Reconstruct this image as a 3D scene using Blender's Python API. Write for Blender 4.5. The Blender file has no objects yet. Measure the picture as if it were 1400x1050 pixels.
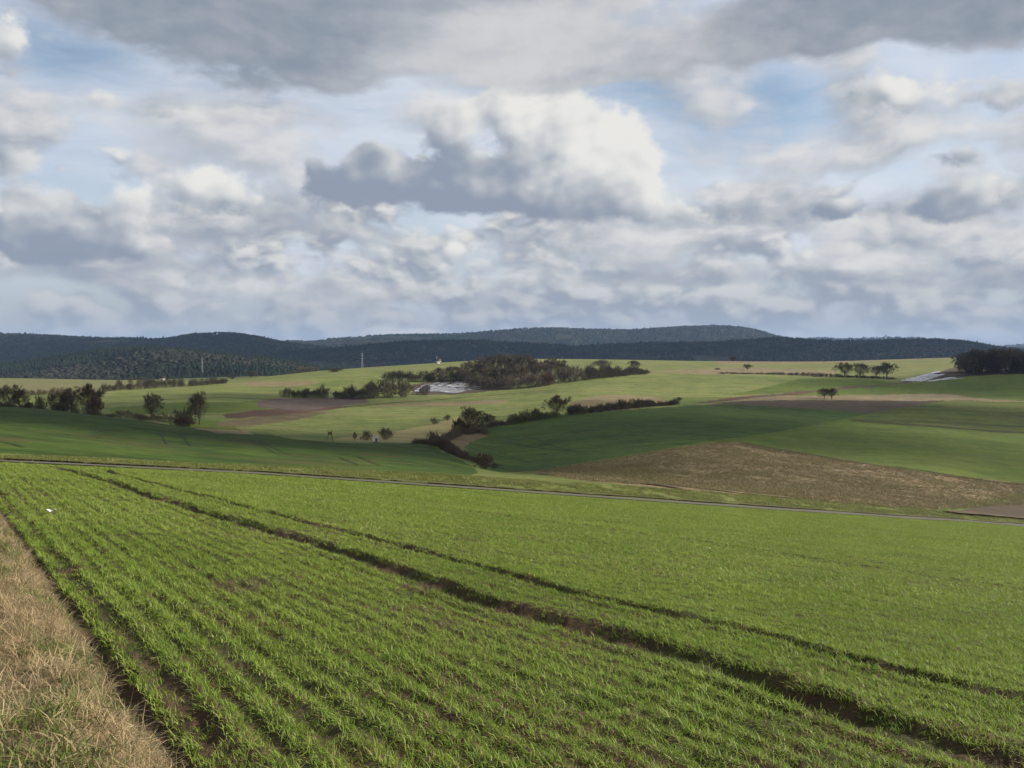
import bpy, bmesh, math, random
import numpy as np
from mathutils import Vector, Matrix

# ------------------------------------------------------------------ camera
SC = bpy.context.scene
COL = SC.collection
F = 1212.0                      # focal length in photo pixels (1400 wide)
PITCH = math.atan(45.0 / F)     # camera looks slightly down
CAMZ = 1.8
cam = bpy.data.cameras.new('camera')
cam.sensor_width = 36.0
cam.lens = 36.0 * F / 1400.0
cam.clip_start = 0.1
cam.clip_end = 60000.0
camo = bpy.data.objects.new('camera', cam)
COL.objects.link(camo)
camo.location = (0, 0, CAMZ)
camo.rotation_euler = (math.radians(90) - PITCH, 0, 0)
SC.camera = camo

def ray(px, py):
    """horizontal tangent t = X/Y and slope s = z/Y of a line of sight"""
    u = (px - 700.0) / F
    v = (525.0 - py) / F
    y = math.cos(PITCH) + v * math.sin(PITCH)
    z = v * math.cos(PITCH) - math.sin(PITCH)
    return u / y, z / y

# ------------------------------------------------------------------ sun, exposure
SUN_AZ = math.radians(84.0)      # clockwise from +Y
SUN_EL = math.radians(27.0)
sun = bpy.data.lights.new('sun', 'SUN')
sun.energy = 5.0
sun.angle = math.radians(0.55)
sun.color = (1.0, 0.93, 0.82)
suno = bpy.data.objects.new('sun', sun)
COL.objects.link(suno)
SUN_DIR = Vector((math.sin(SUN_AZ) * math.cos(SUN_EL), math.cos(SUN_AZ) * math.cos(SUN_EL), math.sin(SUN_EL)))
suno.rotation_euler = SUN_DIR.to_track_quat('Z', 'Y').to_euler()
suno.location = SUN_DIR * 60
SC.view_settings.view_transform = 'Standard'
SC.view_settings.look = 'None'
SC.view_settings.exposure = 0.8
SC.view_settings.gamma = 1.0
SC.view_settings.use_curve_mapping = False

SC.cycles.use_adaptive_sampling = True
SC.cycles.adaptive_threshold = 0.02
SC.cycles.max_bounces = 3
SC.cycles.diffuse_bounces = 2
SC.cycles.glossy_bounces = 2
SC.cycles.transmission_bounces = 2
SC.cycles.transparent_max_bounces = 8
SC.cycles.volume_bounces = 0
SC.cycles.use_denoising = True

# ------------------------------------------------------------------ node expressions
class NT:
    def __init__(self, tree):
        self.t = tree
    def new(self, kind, **kw):
        n = self.t.nodes.new(kind)
        for k, v in kw.items():
            setattr(n, k, v)
        return n
    def link(self, a, b):
        self.t.links.new(a, b)
    def setin(self, sock, v):
        if isinstance(v, E):
            self.t.links.new(v.s, sock)
        elif v is not None:
            sock.default_value = v

class E:
    """scalar node expression"""
    def __init__(self, nt, s):
        self.nt, self.s = nt, s
    def op(self, o, b=None, c=None, clamp=False):
        n = self.nt.new('ShaderNodeMath', operation=o, use_clamp=clamp)
        self.nt.setin(n.inputs[0], self)
        if b is not None: self.nt.setin(n.inputs[1], b)
        if c is not None: self.nt.setin(n.inputs[2], c)
        return E(self.nt, n.outputs[0])
    def rop(self, o, a):
        n = self.nt.new('ShaderNodeMath', operation=o)
        self.nt.setin(n.inputs[0], a)
        self.nt.setin(n.inputs[1], self)
        return E(self.nt, n.outputs[0])
    def __add__(s, b): return s.op('ADD', b)
    __radd__ = __add__
    def __sub__(s, b): return s.op('SUBTRACT', b)
    def __rsub__(s, a): return s.rop('SUBTRACT', a)
    def __mul__(s, b): return s.op('MULTIPLY', b)
    __rmul__ = __mul__
    def __truediv__(s, b): return s.op('DIVIDE', b)
    def max(s, b): return s.op('MAXIMUM', b)
    def min(s, b): return s.op('MINIMUM', b)
    def mad(s, b, c): return s.op('MULTIPLY_ADD', b, c)
    def clamp(s): return s.op('ADD', 0.0, clamp=True)
    def smooth(s, a, b, lo=0.0, hi=1.0):
        n = s.nt.new('ShaderNodeMapRange', interpolation_type='SMOOTHSTEP')
        s.nt.setin(n.inputs[0], s)
        for i, v in enumerate((a, b, lo, hi)):
            s.nt.setin(n.inputs[1 + i], v)
        return E(s.nt, n.outputs[0])
    def lin(s, a, b, lo=0.0, hi=1.0):
        n = s.nt.new('ShaderNodeMapRange')
        s.nt.setin(n.inputs[0], s)
        for i, v in enumerate((a, b, lo, hi)):
            s.nt.setin(n.inputs[1 + i], v)
        return E(s.nt, n.outputs[0])

def comb(nt, x, y, z=0.0):
    n = nt.new('ShaderNodeCombineXYZ')
    for i, v in enumerate((x, y, z)):
        nt.setin(n.inputs[i], v)
    return n.outputs[0]

def noise(nt, vec, scale, detail=4.0, rough=0.5, dist=0.0, color=False):
    n = nt.new('ShaderNodeTexNoise', noise_dimensions='3D')
    nt.link(vec, n.inputs['Vector'])
    n.inputs['Scale'].default_value = scale
    n.inputs['Detail'].default_value = detail
    n.inputs['Roughness'].default_value = rough
    n.inputs['Distortion'].default_value = dist
    return n.outputs['Color'] if color else E(nt, n.outputs[0])

def mixc(nt, fac, a, b, mode='MIX'):
    n = nt.new('ShaderNodeMix', data_type='RGBA', blend_type=mode)
    nt.setin(n.inputs[0], fac)
    for sock, v in ((n.inputs[6], a), (n.inputs[7], b)):
        if isinstance(v, tuple):
            sock.default_value = (v[0], v[1], v[2], 1.0)
        else:
            nt.link(v, sock)
    return n.outputs[2]

# ------------------------------------------------------------------ sky with broken cumulus
world = bpy.data.worlds.new('World')
SC.world = world
world.use_nodes = True
world.cycles.sampling_method = 'NONE'
wt = world.node_tree
wt.nodes.clear()
W = NT(wt)
SKYK = 0.095

def skyuv(px, py):
    t, s = ray(px, py)
    az = math.atan(t)
    el = math.atan(s * math.cos(az))
    return az * F, el * F

def build_world():
    tc = W.new('ShaderNodeTexCoord')
    sep = W.new('ShaderNodeSeparateXYZ')
    W.link(tc.outputs['Generated'], sep.inputs[0])
    x, y, z = (E(W, o) for o in sep.outputs)
    U = x.op('ARCTAN2', y) * F
    V = z.op('ARCSINE') * F
    sky = W.new('ShaderNodeTexSky', sky_type='NISHITA')
    sky.sun_disc = False
    sky.sun_elevation = SUN_EL
    sky.sun_rotation = SUN_AZ
    sky.air_density = 1.0
    sky.dust_density = 1.2
    sky.ozone_density = 1.2
    skc = W.new('ShaderNodeVectorMath', operation='SCALE')
    W.link(sky.outputs[0], skc.inputs[0])
    skc.inputs['Scale'].default_value = SKYK
    col = skc.outputs[0]

    # slow warp shared by every layer
    wn = noise(W, comb(W, U / 210.0, V / 160.0, 3.7), 1.0, 4.0, 0.55, color=True)
    ws = W.new('ShaderNodeSeparateColor'); W.link(wn, ws.inputs[0])
    wu = (E(W, ws.outputs[0]) - 0.5)
    wv = (E(W, ws.outputs[1]) - 0.5)

    def fbm(u, v, su, sv, seed, det=6.0, rough=0.52):
        n = W.new('ShaderNodeTexNoise', noise_dimensions='2D')
        W.link(comb(W, u.mad(1.0 / su, seed * 17.3), v.mad(1.0 / sv, seed * 7.1)), n.inputs['Vector'])
        n.inputs['Scale'].default_value = 1.0
        n.inputs['Detail'].default_value = det
        n.inputs['Roughness'].default_value = rough
        return E(W, n.outputs[0])

    def puff(u, v, s, seed, det=2.0):
        n = W.new('ShaderNodeTexVoronoi', voronoi_dimensions='2D', feature='F1')
        W.link(comb(W, u.mad(1.0 / s, seed), v.mad(1.0 / (s * 0.8), seed)), n.inputs['Vector'])
        n.inputs['Scale'].default_value = 1.0
        n.inputs['Detail'].default_value = det
        n.inputs['Roughness'].default_value = 0.5
        n.normalize = True
        return 0.5 - E(W, n.outputs['Distance'])

    def blobs(u, v, items, shade=False):
        tot = None; lit = None
        for it in items:
            px, py, a, bu, bd, w = it[:6]
            tone = it[6] if len(it) > 6 else 0.0
            cu, cv = skyuv(px, py)
            du = (u - cu) * (1.0 / a)
            dv = v - cv
            dv = dv.max(0.0) * (1.0 / bu) + dv.min(0.0) * (1.0 / bd)
            g = (du * du).mad(-1.0, dv * dv * -1.0).op('EXPONENT')
            if shade:
                l = du.mad(0.42, dv.mad(0.60, tone)) * (g * w)
                lit = l if lit is None else lit + l
            tot = g * w if tot is None else g.mad(w, tot)
        return (tot, lit) if shade else tot

    # high thin veil, streaked level
    veil = fbm(U, V + wv * 60.0, 520.0, 90.0, 9.1, 5.0, 0.6)
    vm = veil.smooth(0.25, 0.70, 0.45, 0.98) * V.smooth(0.0, 420.0, 1.1, 0.85)
    HOLES = [(1010, 140, 130, 44, 44, 0.5), (880, 110, 60, 20, 20, 0.3), (70, 55, 70, 50, 44, 0.5), (1060, 180, 80, 30, 30, 0.3), (1370, 70, 60, 16, 20, 0.3), (150, 75, 60, 18, 18, 0.3)]
    vm = vm - blobs(U + wu * 90.0, V + wv * 60.0, HOLES)
    col = mixc(W, vm.clamp(), col, (0.52, 0.55, 0.61))

    def paint(col, d, L, soft, dark, lite, opac):
        c = mixc(W, L.smooth(0.0, 1.0), dark, lite)
        m = d.smooth(0.0, soft) * opac
        return mixc(W, m.clamp(), col, c)

    # 1. rows of small far cumulus low over the hills
    def dfar(u, v):
        return fbm(u, v, 115.0, 60.0, 2.3, 4.0, 0.48) * 1.7 + puff(u, v, 54.0, 2.2, 1.2) * 0.75
    u2 = U + wu * 50.0; v2 = V + wv * 40.0
    d0 = dfar(u2, v2); d1 = dfar(u2 + 9.0, v2 + 13.0)
    dd = d0 + v2.smooth(150.0, 290.0, -0.68, -1.45)
    col = paint(col, dd, (d0 - d1) * 2.1 + 0.36, 0.34, (0.235, 0.268, 0.320), (0.585, 0.575, 0.55), 1.0)
    # 2. grey-blue distance towards the horizon
    hz = V.smooth(0.0, 170.0, 0.78, 0.0)
    col = mixc(W, hz, col, (0.245, 0.285, 0.340))

    # 3. mid sized clouds, broken
    def dmid(u, v):
        return fbm(u, v, 220.0, 100.0, 5.5, 6.0, 0.52) * 1.7 + puff(u, v, 84.0, 7.7, 2.0) * 0.45
    u2 = U + wu * 90.0; v2 = V + wv * 60.0
    d0 = dmid(u2, v2); d1 = dmid(u2 + 14.0, v2 + 20.0)
    dd = d0 + v2.smooth(60.0, 130.0, -1.2, -0.86) + v2.smooth(330.0, 520.0, 0.0, 0.14)
    col = paint(col, dd, (d0 - d1) * 1.2 + 0.46, 0.36, (0.30, 0.325, 0.37), (0.56, 0.55, 0.54), 0.85)

    # grey masses that the bright clouds stand in front of
    MASS = [(340, 300, 170, 34, 26, 0.8), (110, 365, 190, 28, 22, 0.9), (600, 330, 220, 26, 22, 0.7), (960, 300, 130, 34, 24, 0.75), (1240, 300, 190, 40, 28, 0.8), (1230, 160, 160, 70, 44, 0.6), (930, 375, 260, 20, 18, 0.7),
            (200, 150, 120, 26, 20, 0.6), (20, 180, 70, 60, 40, 0.7), (420, 160, 90, 22, 20, 0.45), (1380, 380, 160, 24, 20, 0.7), (400, 400, 260, 18, 16, 0.6)]
    bm_ = blobs(u2, v2, MASS)
    col = paint(col, bm_ + (d0 - 0.85) * 0.9 - 0.26, (d0 - d1) * 1.5 + 0.40, 0.55, (0.235, 0.265, 0.315), (0.54, 0.53, 0.52), 0.80)

    # 4. the large clouds: (px, py, half width, half height above, below, weight, tone)
    CUMULUS = [
        (768, 160, 54, 54, 60, 1.05, 0.40), (815, 218, 78, 56, 62, 1.05, 0.40), (684, 136, 36, 42, 46, 1.05, 0.36), (612, 178, 44, 36, 60, 0.85, -0.05), (850, 256, 46, 44, 38, 0.8, 0.36), (842, 208, 52, 50, 46, 0.8, 0.36), (730, 230, 70, 40, 60, 0.6, 0.0),
        (640, 258, 140, 42, 30, 0.95, -0.50), (470, 258, 62, 34, 30, 0.9, -0.52), (508, 204, 30, 13, 22, 0.6, -0.5), (428, 225, 16, 18, 40, 0.42, -0.3), (905, 295, 70, 22, 16, 0.35, 0.2), (740, 275, 120, 30, 22, 0.5, -0.1),
        (105, 305, 70, 42, 34, 0.85, -0.42), (30, 345, 80, 26, 18, 0.75, -0.50), (170, 345, 60, 18, 14, 0.5, -0.3), (35, 290, 46, 32, 30, 0.6, 0.35), (188, 296, 26, 40, 40, 0.5, 0.35), (280, 252, 72, 32, 30, 0.85, 0.35), (345, 292, 80, 22, 20, 0.55, -0.35),
        (1270, 280, 62, 26, 24, 0.9, -0.42), (1300, 218, 34, 13, 12, 0.65, -0.5), (1130, 288, 48, 18, 18, 0.85, -0.3), (1385, 250, 60, 40, 30, 0.5, 0.25),
        (1215, 120, 90, 40, 44, 0.62, 0.2), (1385, 125, 46, 26, 26, 0.7, -0.15), (1330, 150, 70, 26, 30, 0.4, 0.2),
        (128, 136, 40, 16, 16, 0.5, 0.05), (215, 160, 36, 12, 13, 0.5, -0.45), (280, 150, 40, 10, 12, 0.35, -0.3), (8, 65, 36, 52, 34, 0.9, 0.1), (10, 210, 36, 34, 30, 0.6, -0.25),
        (650, 345, 60, 26, 22, 0.55, 0.3), (840, 345, 120, 20, 16, 0.45, -0.1), (570, 360, 40, 18, 14, 0.45, -0.4), (380, 350, 30, 18, 16, 0.45, 0.3), (310, 385, 34, 16, 12, 0.45, 0.3), (1110, 350, 90, 18, 16, 0.4, 0.2), (960, 295, 60, 20, 16, 0.4, 0.25),
    ]
    def nbig(u, v):
        return fbm(u, v, 84.0, 60.0, 13.1, 6.0, 0.58) * 1.9 + puff(u, v, 52.0, 4.1, 2.5) * 0.8
    u2 = U + wu * 22.0; v2 = V + wv * 18.0
    def nsoft(u, v):
        return fbm(u, v, 70.0, 54.0, 13.1, 2.0, 0.5) * 1.6 + puff(u, v, 56.0, 4.1, 1.0) * 0.8
    b, lit = blobs(u2, v2, CUMULUS, True)
    n0 = nbig(u2, v2)
    ns = nsoft(u2, v2) - nsoft(u2 + 15.0, v2 + 16.0)
    d = b + (n0 - 1.12) * (b * 1.5 + 0.12).min(0.85) - 0.35
    L = lit / (b + 0.12) * 0.9 + ns * 0.50 + (n0 - 1.12) * 0.30 + 0.46
    col = paint(col, d, L, 0.42, (0.195, 0.232, 0.29), (0.60, 0.59, 0.565), 0.96)

    # 5. the dark deck overhead
    DECK = [(330, 40, 230, 160, 66, 1.0), (560, 40, 260, 150, 60, 1.0), (420, 115, 140, 60, 30, 0.5), (760, 60, 200, 120, 60, 0.75), (880, 90, 110, 40, 30, 0.5),
            (1180, 20, 210, 130, 50, 1.0), (1360, 10, 150, 110, 46, 0.9), (1100, 50, 90, 40, 26, 0.5), (160, 10, 110, 60, 36, 0.6)]
    DL = [(700, 80, 150, 60, 40, 0.55), (800, 20, 170, 40, 40, 0.40), (930, 60, 80, 50, 50, 0.3), (1240, 95, 120, 20, 30, 0.3), (600, 105, 120, 30, 30, 0.2)]
    u2 = U + wu * 70.0; v2 = V + wv * 50.0
    b = blobs(u2, v2, DECK)
    n0 = fbm(u2, v2, 160.0, 70.0, 31.0, 6.0, 0.55); n1 = fbm(u2 + 16.0, v2 - 14.0, 160.0, 70.0, 31.0, 6.0, 0.55)
    d = b.max(v2.smooth(430.0, 640.0, 0.0, 0.75)) + (n0 - 0.5) * 2.3 - 0.46
    L = (n0 - n1) * 0.8 + blobs(U + wu * 60.0, V + wv * 50.0, DL) + 0.22
    col = paint(col, d, L, 0.65, (0.165, 0.20, 0.25), (0.47, 0.47, 0.475), 0.95)

    bg = W.new('ShaderNodeBackground')
    W.link(col, bg.inputs[0])
    bg.inputs[1].default_value = 0.80
    out = W.new('ShaderNodeOutputWorld')
    W.link(bg.outputs[0], out.inputs[0])
build_world()

# ------------------------------------------------------------------ numpy helpers
RNG = np.random.default_rng(7)
random.seed(7)
_perm = np.random.default_rng(3).random((256, 256))

def vnoise(x, y):
    xi = np.floor(x).astype(np.int64); yi = np.floor(y).astype(np.int64)
    fx = x - xi; fy = y - yi
    fx = fx * fx * (3 - 2 * fx); fy = fy * fy * (3 - 2 * fy)
    a = _perm[xi & 255, yi & 255]; b = _perm[(xi + 1) & 255, yi & 255]
    c = _perm[xi & 255, (yi + 1) & 255]; d = _perm[(xi + 1) & 255, (yi + 1) & 255]
    return (a * (1 - fx) + b * fx) * (1 - fy) + (c * (1 - fx) + d * fx) * fy - 0.5

def fbmn(x, y, oct=4, rough=0.5):
    x = np.asarray(x, float); y = np.asarray(y, float)
    r = np.zeros(np.broadcast(x, y).shape); a = 1.0
    for k in range(oct):
        r = r + a * vnoise(x + 17.3 * k, y - 9.1 * k)
        x = x * 2.03; y = y * 2.03; a *= rough
    return r

def pchip(xk, yk, x):
    xk = np.asarray(xk, float); yk = np.asarray(yk, float)
    h = np.diff(xk); d = np.diff(yk) / h
    m = np.zeros_like(yk)
    for i in range(1, len(xk) - 1):
        if d[i - 1] * d[i] > 0:
            w1 = 2 * h[i] + h[i - 1]; w2 = h[i] + 2 * h[i - 1]
            m[i] = (w1 + w2) / (w1 / d[i - 1] + w2 / d[i])
    m[0] = d[0]; m[-1] = d[-1]
    x = np.clip(x, xk[0], xk[-1])
    k = np.clip(np.searchsorted(xk, x, side='right') - 1, 0, len(h) - 1)
    t = (x - xk[k]) / h[k]; hh = h[k]
    return ((2 * t**3 - 3 * t**2 + 1) * yk[k] + (t**3 - 2 * t**2 + t) * hh * m[k]
            + (-2 * t**3 + 3 * t**2) * yk[k + 1] + (t**3 - t**2) * hh * m[k + 1])

# ------------------------------------------------------------------ the lie of the land
# the camera stands on a hillside that falls away ahead and to the right (plane z = PA x + PB y)
PA, PB = -0.088, -0.1285
LANE_PTS = [(-600, 605), (0, 633), (120, 638.5), (350, 649.5), (700, 673.5), (1050, 697.5), (1400, 720.5), (2000, 765)]
def lane_Y(px):
    py = np.interp(px, [p[0] for p in LANE_PTS], [p[1] for p in LANE_PTS])
    t, s = ray(px, py)
    den = (PA * t + PB) - s
    return min(1.8 / max(den, 1e-3), 112.0)

VALLEY = -42.0
COLS = {   # photo column: lie of the land beyond the lane as (distance, photo row)
 -600: [(12, 592), (100, 580), (190, 557), (250, 560), (500, 540), (760, 518), (1100, 524)],
 0: [(12, 619), (80, 600), (130, 574), (190, 556.5), (214, 556), (260, 563), (330, 562), (420, 550), (500, 540), (640, 525), (760, 517), (900, 521), (1100, 524)],
 150: [(12, 626), (82, 612), (130, 588), (185, 571), (210, 570), (250, 573), (300, 566), (360, 556), (450, 543), (520, 536), (640, 526), (760, 519.5), (900, 522), (1100, 523)],
 300: [(12, 634), (85, 622), (130, 603), (185, 590), (205, 589), (230, 589.5), (280, 577), (330, 565), (400, 550), (470, 540), (560, 530), (650, 524), (760, 521), (900, 519), (1100, 517)],
 450: [(12, 641), (90, 630), (130, 615), (180, 604.5), (220, 599), (280, 586), (340, 572), (400, 560), (450, 551), (520, 541), (580, 527), (650, 517), (750, 509), (830, 506), (950, 508), (1150, 512)],
 600: [(12, 648.5), (95, 641), (140, 622), (190, 608), (230, 600), (290, 586), (350, 572), (430, 556), (500, 546), (560, 538), (640, 522), (700, 514), (780, 504), (860, 496.5), (900, 496), (1000, 502), (1150, 509)],
 700: [(12, 656), (105, 650), (140, 646), (185, 640), (220, 621), (260, 600), (300, 583), (340, 572), (400, 558), (480, 544), (560, 534), (640, 522), (720, 508), (800, 498), (900, 491), (950, 490.5), (1100, 500)],
 800: [(12, 662), (105, 654), (140, 645), (170, 635), (220, 610), (270, 588), (330, 570), (380, 555), (420, 546), (500, 533), (600, 519), (700, 506), (800, 497), (900, 491.5), (960, 491), (1100, 500)],
 950: [(12, 672.5), (115, 660), (150, 642), (200, 613), (260, 588), (320, 569), (380, 556.5), (430, 548), (500, 537), (580, 524), (680, 510), (760, 503), (850, 496.5), (930, 493.5), (980, 493.5), (1100, 501)],
 1100: [(13, 684), (135, 660), (170, 640), (210, 622), (270, 598), (330, 576), (390, 561), (440, 549), (490, 540), (560, 527), (640, 517), (720, 508), (820, 500), (930, 494.5), (980, 494.5), (1100, 502)],
 1250: [(14, 696), (145, 670), (180, 645), (230, 620), (290, 595), (350, 575), (420, 556), (470, 547), (530, 536), (600, 523), (660, 515), (740, 504), (840, 495), (920, 490.5), (970, 490.5), (1100, 500)],
 1400: [(15, 709.5), (150, 688), (190, 660), (240, 632), (300, 604), (360, 582), (430, 560), (480, 548), (550, 530), (620, 515), (680, 506), (760, 497), (850, 489), (930, 486), (980, 487), (1100, 498)],
 2000: [(15, 752), (150, 715), (190, 680), (240, 645), (300, 610), (360, 585), (430, 562), (480, 549), (550, 530), (620, 515), (680, 505), (760, 495), (850, 487), (930, 483), (980, 484), (1100, 496)],
}
LOGY = np.linspace(math.log(20), math.log(9500), 700)
_ct, _cs = [], []
for px in sorted(COLS):
    yl = lane_Y(px)
    t, _ = ray(px, 600)
    s0 = PA * t + PB - 1.8 / yl
    Yk = [yl - 6, yl, yl + 3.2]
    sk = [PA * t + PB - 1.8 / (yl - 6), s0, s0 + 3.4 / F]
    for k, (Y, py) in enumerate(COLS[px]):
        if k == 0: Y = yl + Y
        Yk.append(Y); sk.append(ray(px, py)[1])
    for Y in (1600, 2200, 3000, 4500, 9500):
        Yk.append(Y); sk.append((VALLEY - CAMZ) / Y)
    _ct.append(t); _cs.append(pchip(np.log(Yk), sk, LOGY))
_ct = np.array(_ct); _cs = np.array(_cs)
TG = np.linspace(-1.07, 1.07, 430)
SG = np.stack([pchip(_ct, _cs[:, k], TG) for k in range(len(LOGY))], axis=1)   # (t, logY)
ker = np.exp(-0.5 * (np.arange(-9, 10) / 4.0) ** 2); ker /= ker.sum()
SGp = np.pad(SG, ((9, 9), (0, 0)), mode='edge')
SG = sum(ker[i] * SGp[i:i + len(TG)] for i in range(19))
_pl = np.array([lane_Y(px) for px in range(-700, 2101, 20)])
_plt = np.array([ray(px, 650)[0] for px in range(-700, 2101, 20)])
def laneYt(t):
    return np.interp(t, _plt, _pl)

# edge of the sown field against the rough verge where the camera stands
EDGE_P = np.array((-1.92, 4.73)); EDGE_D = np.array((-0.548, 0.8364)); EDGE_N = np.array((0.8364, 0.548))
def edge_dist(X, Y):
    d = (X - EDGE_P[0]) * EDGE_N[0] + (Y - EDGE_P[1]) * EDGE_N[1]
    return d

def plane_hit(px, py):
    t, s = ray(px, py)
    Y = 1.8 / ((PA * t + PB) - s)
    return (t * Y, Y)
RUT_A = [plane_hit(*p) for p in [(70, 638), (96, 644), (135, 655), (175, 667), (225, 685), (275, 700), (350, 720), (412, 738), (490, 762), (567, 789), (637, 812), (700, 831), (800, 861), (875, 881), (950, 903), (1050, 935), (1125, 962), (1225, 993), (1312, 1020), (1400, 1045), (1550, 1098), (1800, 1185)]]
RUT_B = [plane_hit(*p) for p in [(130, 641), (170, 651), (250, 672), (350, 697), (450, 722), (550, 747), (700, 787), (787, 812), (850, 827), (975, 857), (1050, 875), (1175, 907), (1275, 935), (1400, 963), (1560, 1005), (1800, 1070)]]
RUT_C = [plane_hit(*p) for p in [(330, 652), (400, 663.5), (525, 681), (700, 706.5), (800, 719), (920, 735), (1040, 752), (1150, 770), (1290, 790), (1400, 806)]]
def poly_dist(X, Y, pts):
    best = np.full(np.shape(X), 1e9); sign = np.zeros(np.shape(X))
    for (x0, y0), (x1, y1) in zip(pts[:-1], pts[1:]):
        dx, dy = x1 - x0, y1 - y0
        L2 = dx * dx + dy * dy
        u = np.clip(((X - x0) * dx + (Y - y0) * dy) / L2, 0, 1)
        ex, ey = X - x0 - u * dx, Y - y0 - u * dy
        d = np.hypot(ex, ey)
        sg = np.sign(dx * ey - dy * ex)
        m = d < best
        best = np.where(m, d, best); sign = np.where(m, sg, sign)
    return best, sign

def near_relief(X, Y):
    """verge bank, furrow, drill rows, wheel ruts and clods on the near slope"""
    e = edge_dist(X, Y) + 0.10 * fbmn(X * 1.1, Y * 1.1, 2)
    z = 0.16 * (1 / (1 + np.exp(np.clip((e + 0.12) / 0.07, -30, 30))))          # verge stands above the field
    z = z - 0.12 * np.exp(-((e - 0.14) / 0.17) ** 2)                              # furrow along it
    fld = np.clip(e / 0.3, 0, 1)
    lat = edge_dist(X, Y)
    fade = np.exp(-lat / 5.0)
    z = z + fld * (0.010 + 0.022 * fade) * np.cos(2 * np.pi * lat / 0.30 + 0.9) * (0.7 + 0.6 * fbmn(X * .5, Y * .5, 2)) * np.clip(1.6 - lat / 9.0, 0, 1)
    z = z + 0.035 * fbmn(X * 4.1, Y * 4.1, 3, 0.6) + 0.05 * fbmn(X * 0.35, Y * 0.35, 3) + 0.022 * fbmn(X * 13.0, Y * 13.0, 3, 0.65)
    for pts, w, dep in ((RUT_A, 0.32, 0.17), (RUT_B, 0.20, 0.14), (RUT_C, 0.16, 0.08)):
        d, sg = poly_dist(X, Y, pts)
        z = z - dep * np.exp(-(d / w) ** 4) * (0.75 + 0.5 * fbmn(X * .9, Y * .9, 2)) + 0.03 * np.exp(-((d - w * 1.5) / 0.12) ** 2)
    z = z + (e < -0.1) * 0.08 * fbmn(X * 1.7, Y * 1.7, 3)
    return z

def ground_s(t, Y):
    ti = np.clip((t - TG[0]) / (TG[1] - TG[0]), 0, len(TG) - 1.001)
    yi = np.clip((np.log(np.maximum(Y, 1.0)) - LOGY[0]) / (LOGY[1] - LOGY[0]), 0, len(LOGY) - 1.001)
    a = ti.astype(int); b = yi.astype(int); fa = ti - a; fb = yi - b
    return (SG[a, b] * (1 - fa) + SG[a + 1, b] * fa) * (1 - fb) + (SG[a, b + 1] * (1 - fa) + SG[a + 1, b + 1] * fa) * fb

def ground(X, Y, relief=True):
    X = np.asarray(X, float); Y = np.asarray(Y, float)
    t = X / np.maximum(Y, 0.05)
    yl = laneYt(t)
    zp = PA * X + PB * Y
    zt = CAMZ + ground_s(t, Y) * Y
    w = np.clip((Y - (yl - 3.0)) / 3.0, 0, 1)
    w = w * w * (3 - 2 * w)
    z = zp * (1 - w) + zt * w
    if relief:
        nr = near_relief(X, Y)
        z = z + nr * np.clip((yl - 1.0 - Y) / 2.0, 0, 1)
        far = np.clip((Y - yl - 4) / 20.0, 0, 1)
        z = z + far * (0.12 * fbmn(X * 0.09, Y * 0.09, 3) + 0.04 * fbmn(X * 0.9, Y * 0.9, 2))
    return z

def gz(x, y):
    return float(ground(np.array([x]), np.array([y]))[0])

def project(X, Y, Z):
    """photo pixel of a point"""
    cp, sp = math.cos(PITCH), math.sin(PITCH)
    z = Z - CAMZ
    dep = Y * cp - z * sp
    up = Y * sp + z * cp
    return 700 + F * X / dep, 525 - F * up / dep

def hit(px, py, ymin=30.0, ymax=1200.0):
    """where a line of sight meets the land"""
    t, s = ray(px, py)
    Y = np.exp(np.linspace(math.log(ymin), math.log(ymax), 3000))
    d = (CAMZ + s * Y) - ground(t * Y, Y, False)
    k = np.where(d <= 0)[0]
    k = int(k[0]) if len(k) else int(np.argmin(d))
    return t * Y[k], Y[k]

# ------------------------------------------------------------------ materials
def mat(name):
    m = bpy.data.materials.new(name)
    m.use_nodes = True
    m.node_tree.nodes.clear()
    return m, NT(m.node_tree)

def finish(nt, color, rough=0.9, bump=None, spec=0.2, trans=None, bumpd=0.05):
    p = nt.new('ShaderNodeBsdfPrincipled')
    if isinstance(color, tuple): p.inputs['Base Color'].default_value = (*color, 1)
    else: nt.link(color, p.inputs['Base Color'])
    nt.setin(p.inputs['Roughness'], rough)
    p.inputs['Specular IOR Level'].default_value = spec
    if bump is not None:
        b = nt.new('ShaderNodeBump')
        b.inputs['Strength'].default_value = 0.6
        b.inputs['Distance'].default_value = bumpd
        nt.setin(b.inputs['Height'], bump)
        nt.link(b.outputs[0], p.inputs['Normal'])
    sh = p.outputs[0]
    if trans is not None:
        tr = nt.new('ShaderNodeBsdfTranslucent')
        if isinstance(color, tuple): tr.inputs[0].default_value = (*color, 1)
        else: nt.link(color, tr.inputs[0])
        mx = nt.new('ShaderNodeMixShader'); mx.inputs[0].default_value = trans
        nt.link(sh, mx.inputs[1]); nt.link(tr.outputs[0], mx.inputs[2]); sh = mx.outputs[0]
    o = nt.new('ShaderNodeOutputMaterial')
    nt.link(sh, o.inputs[0])

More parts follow.
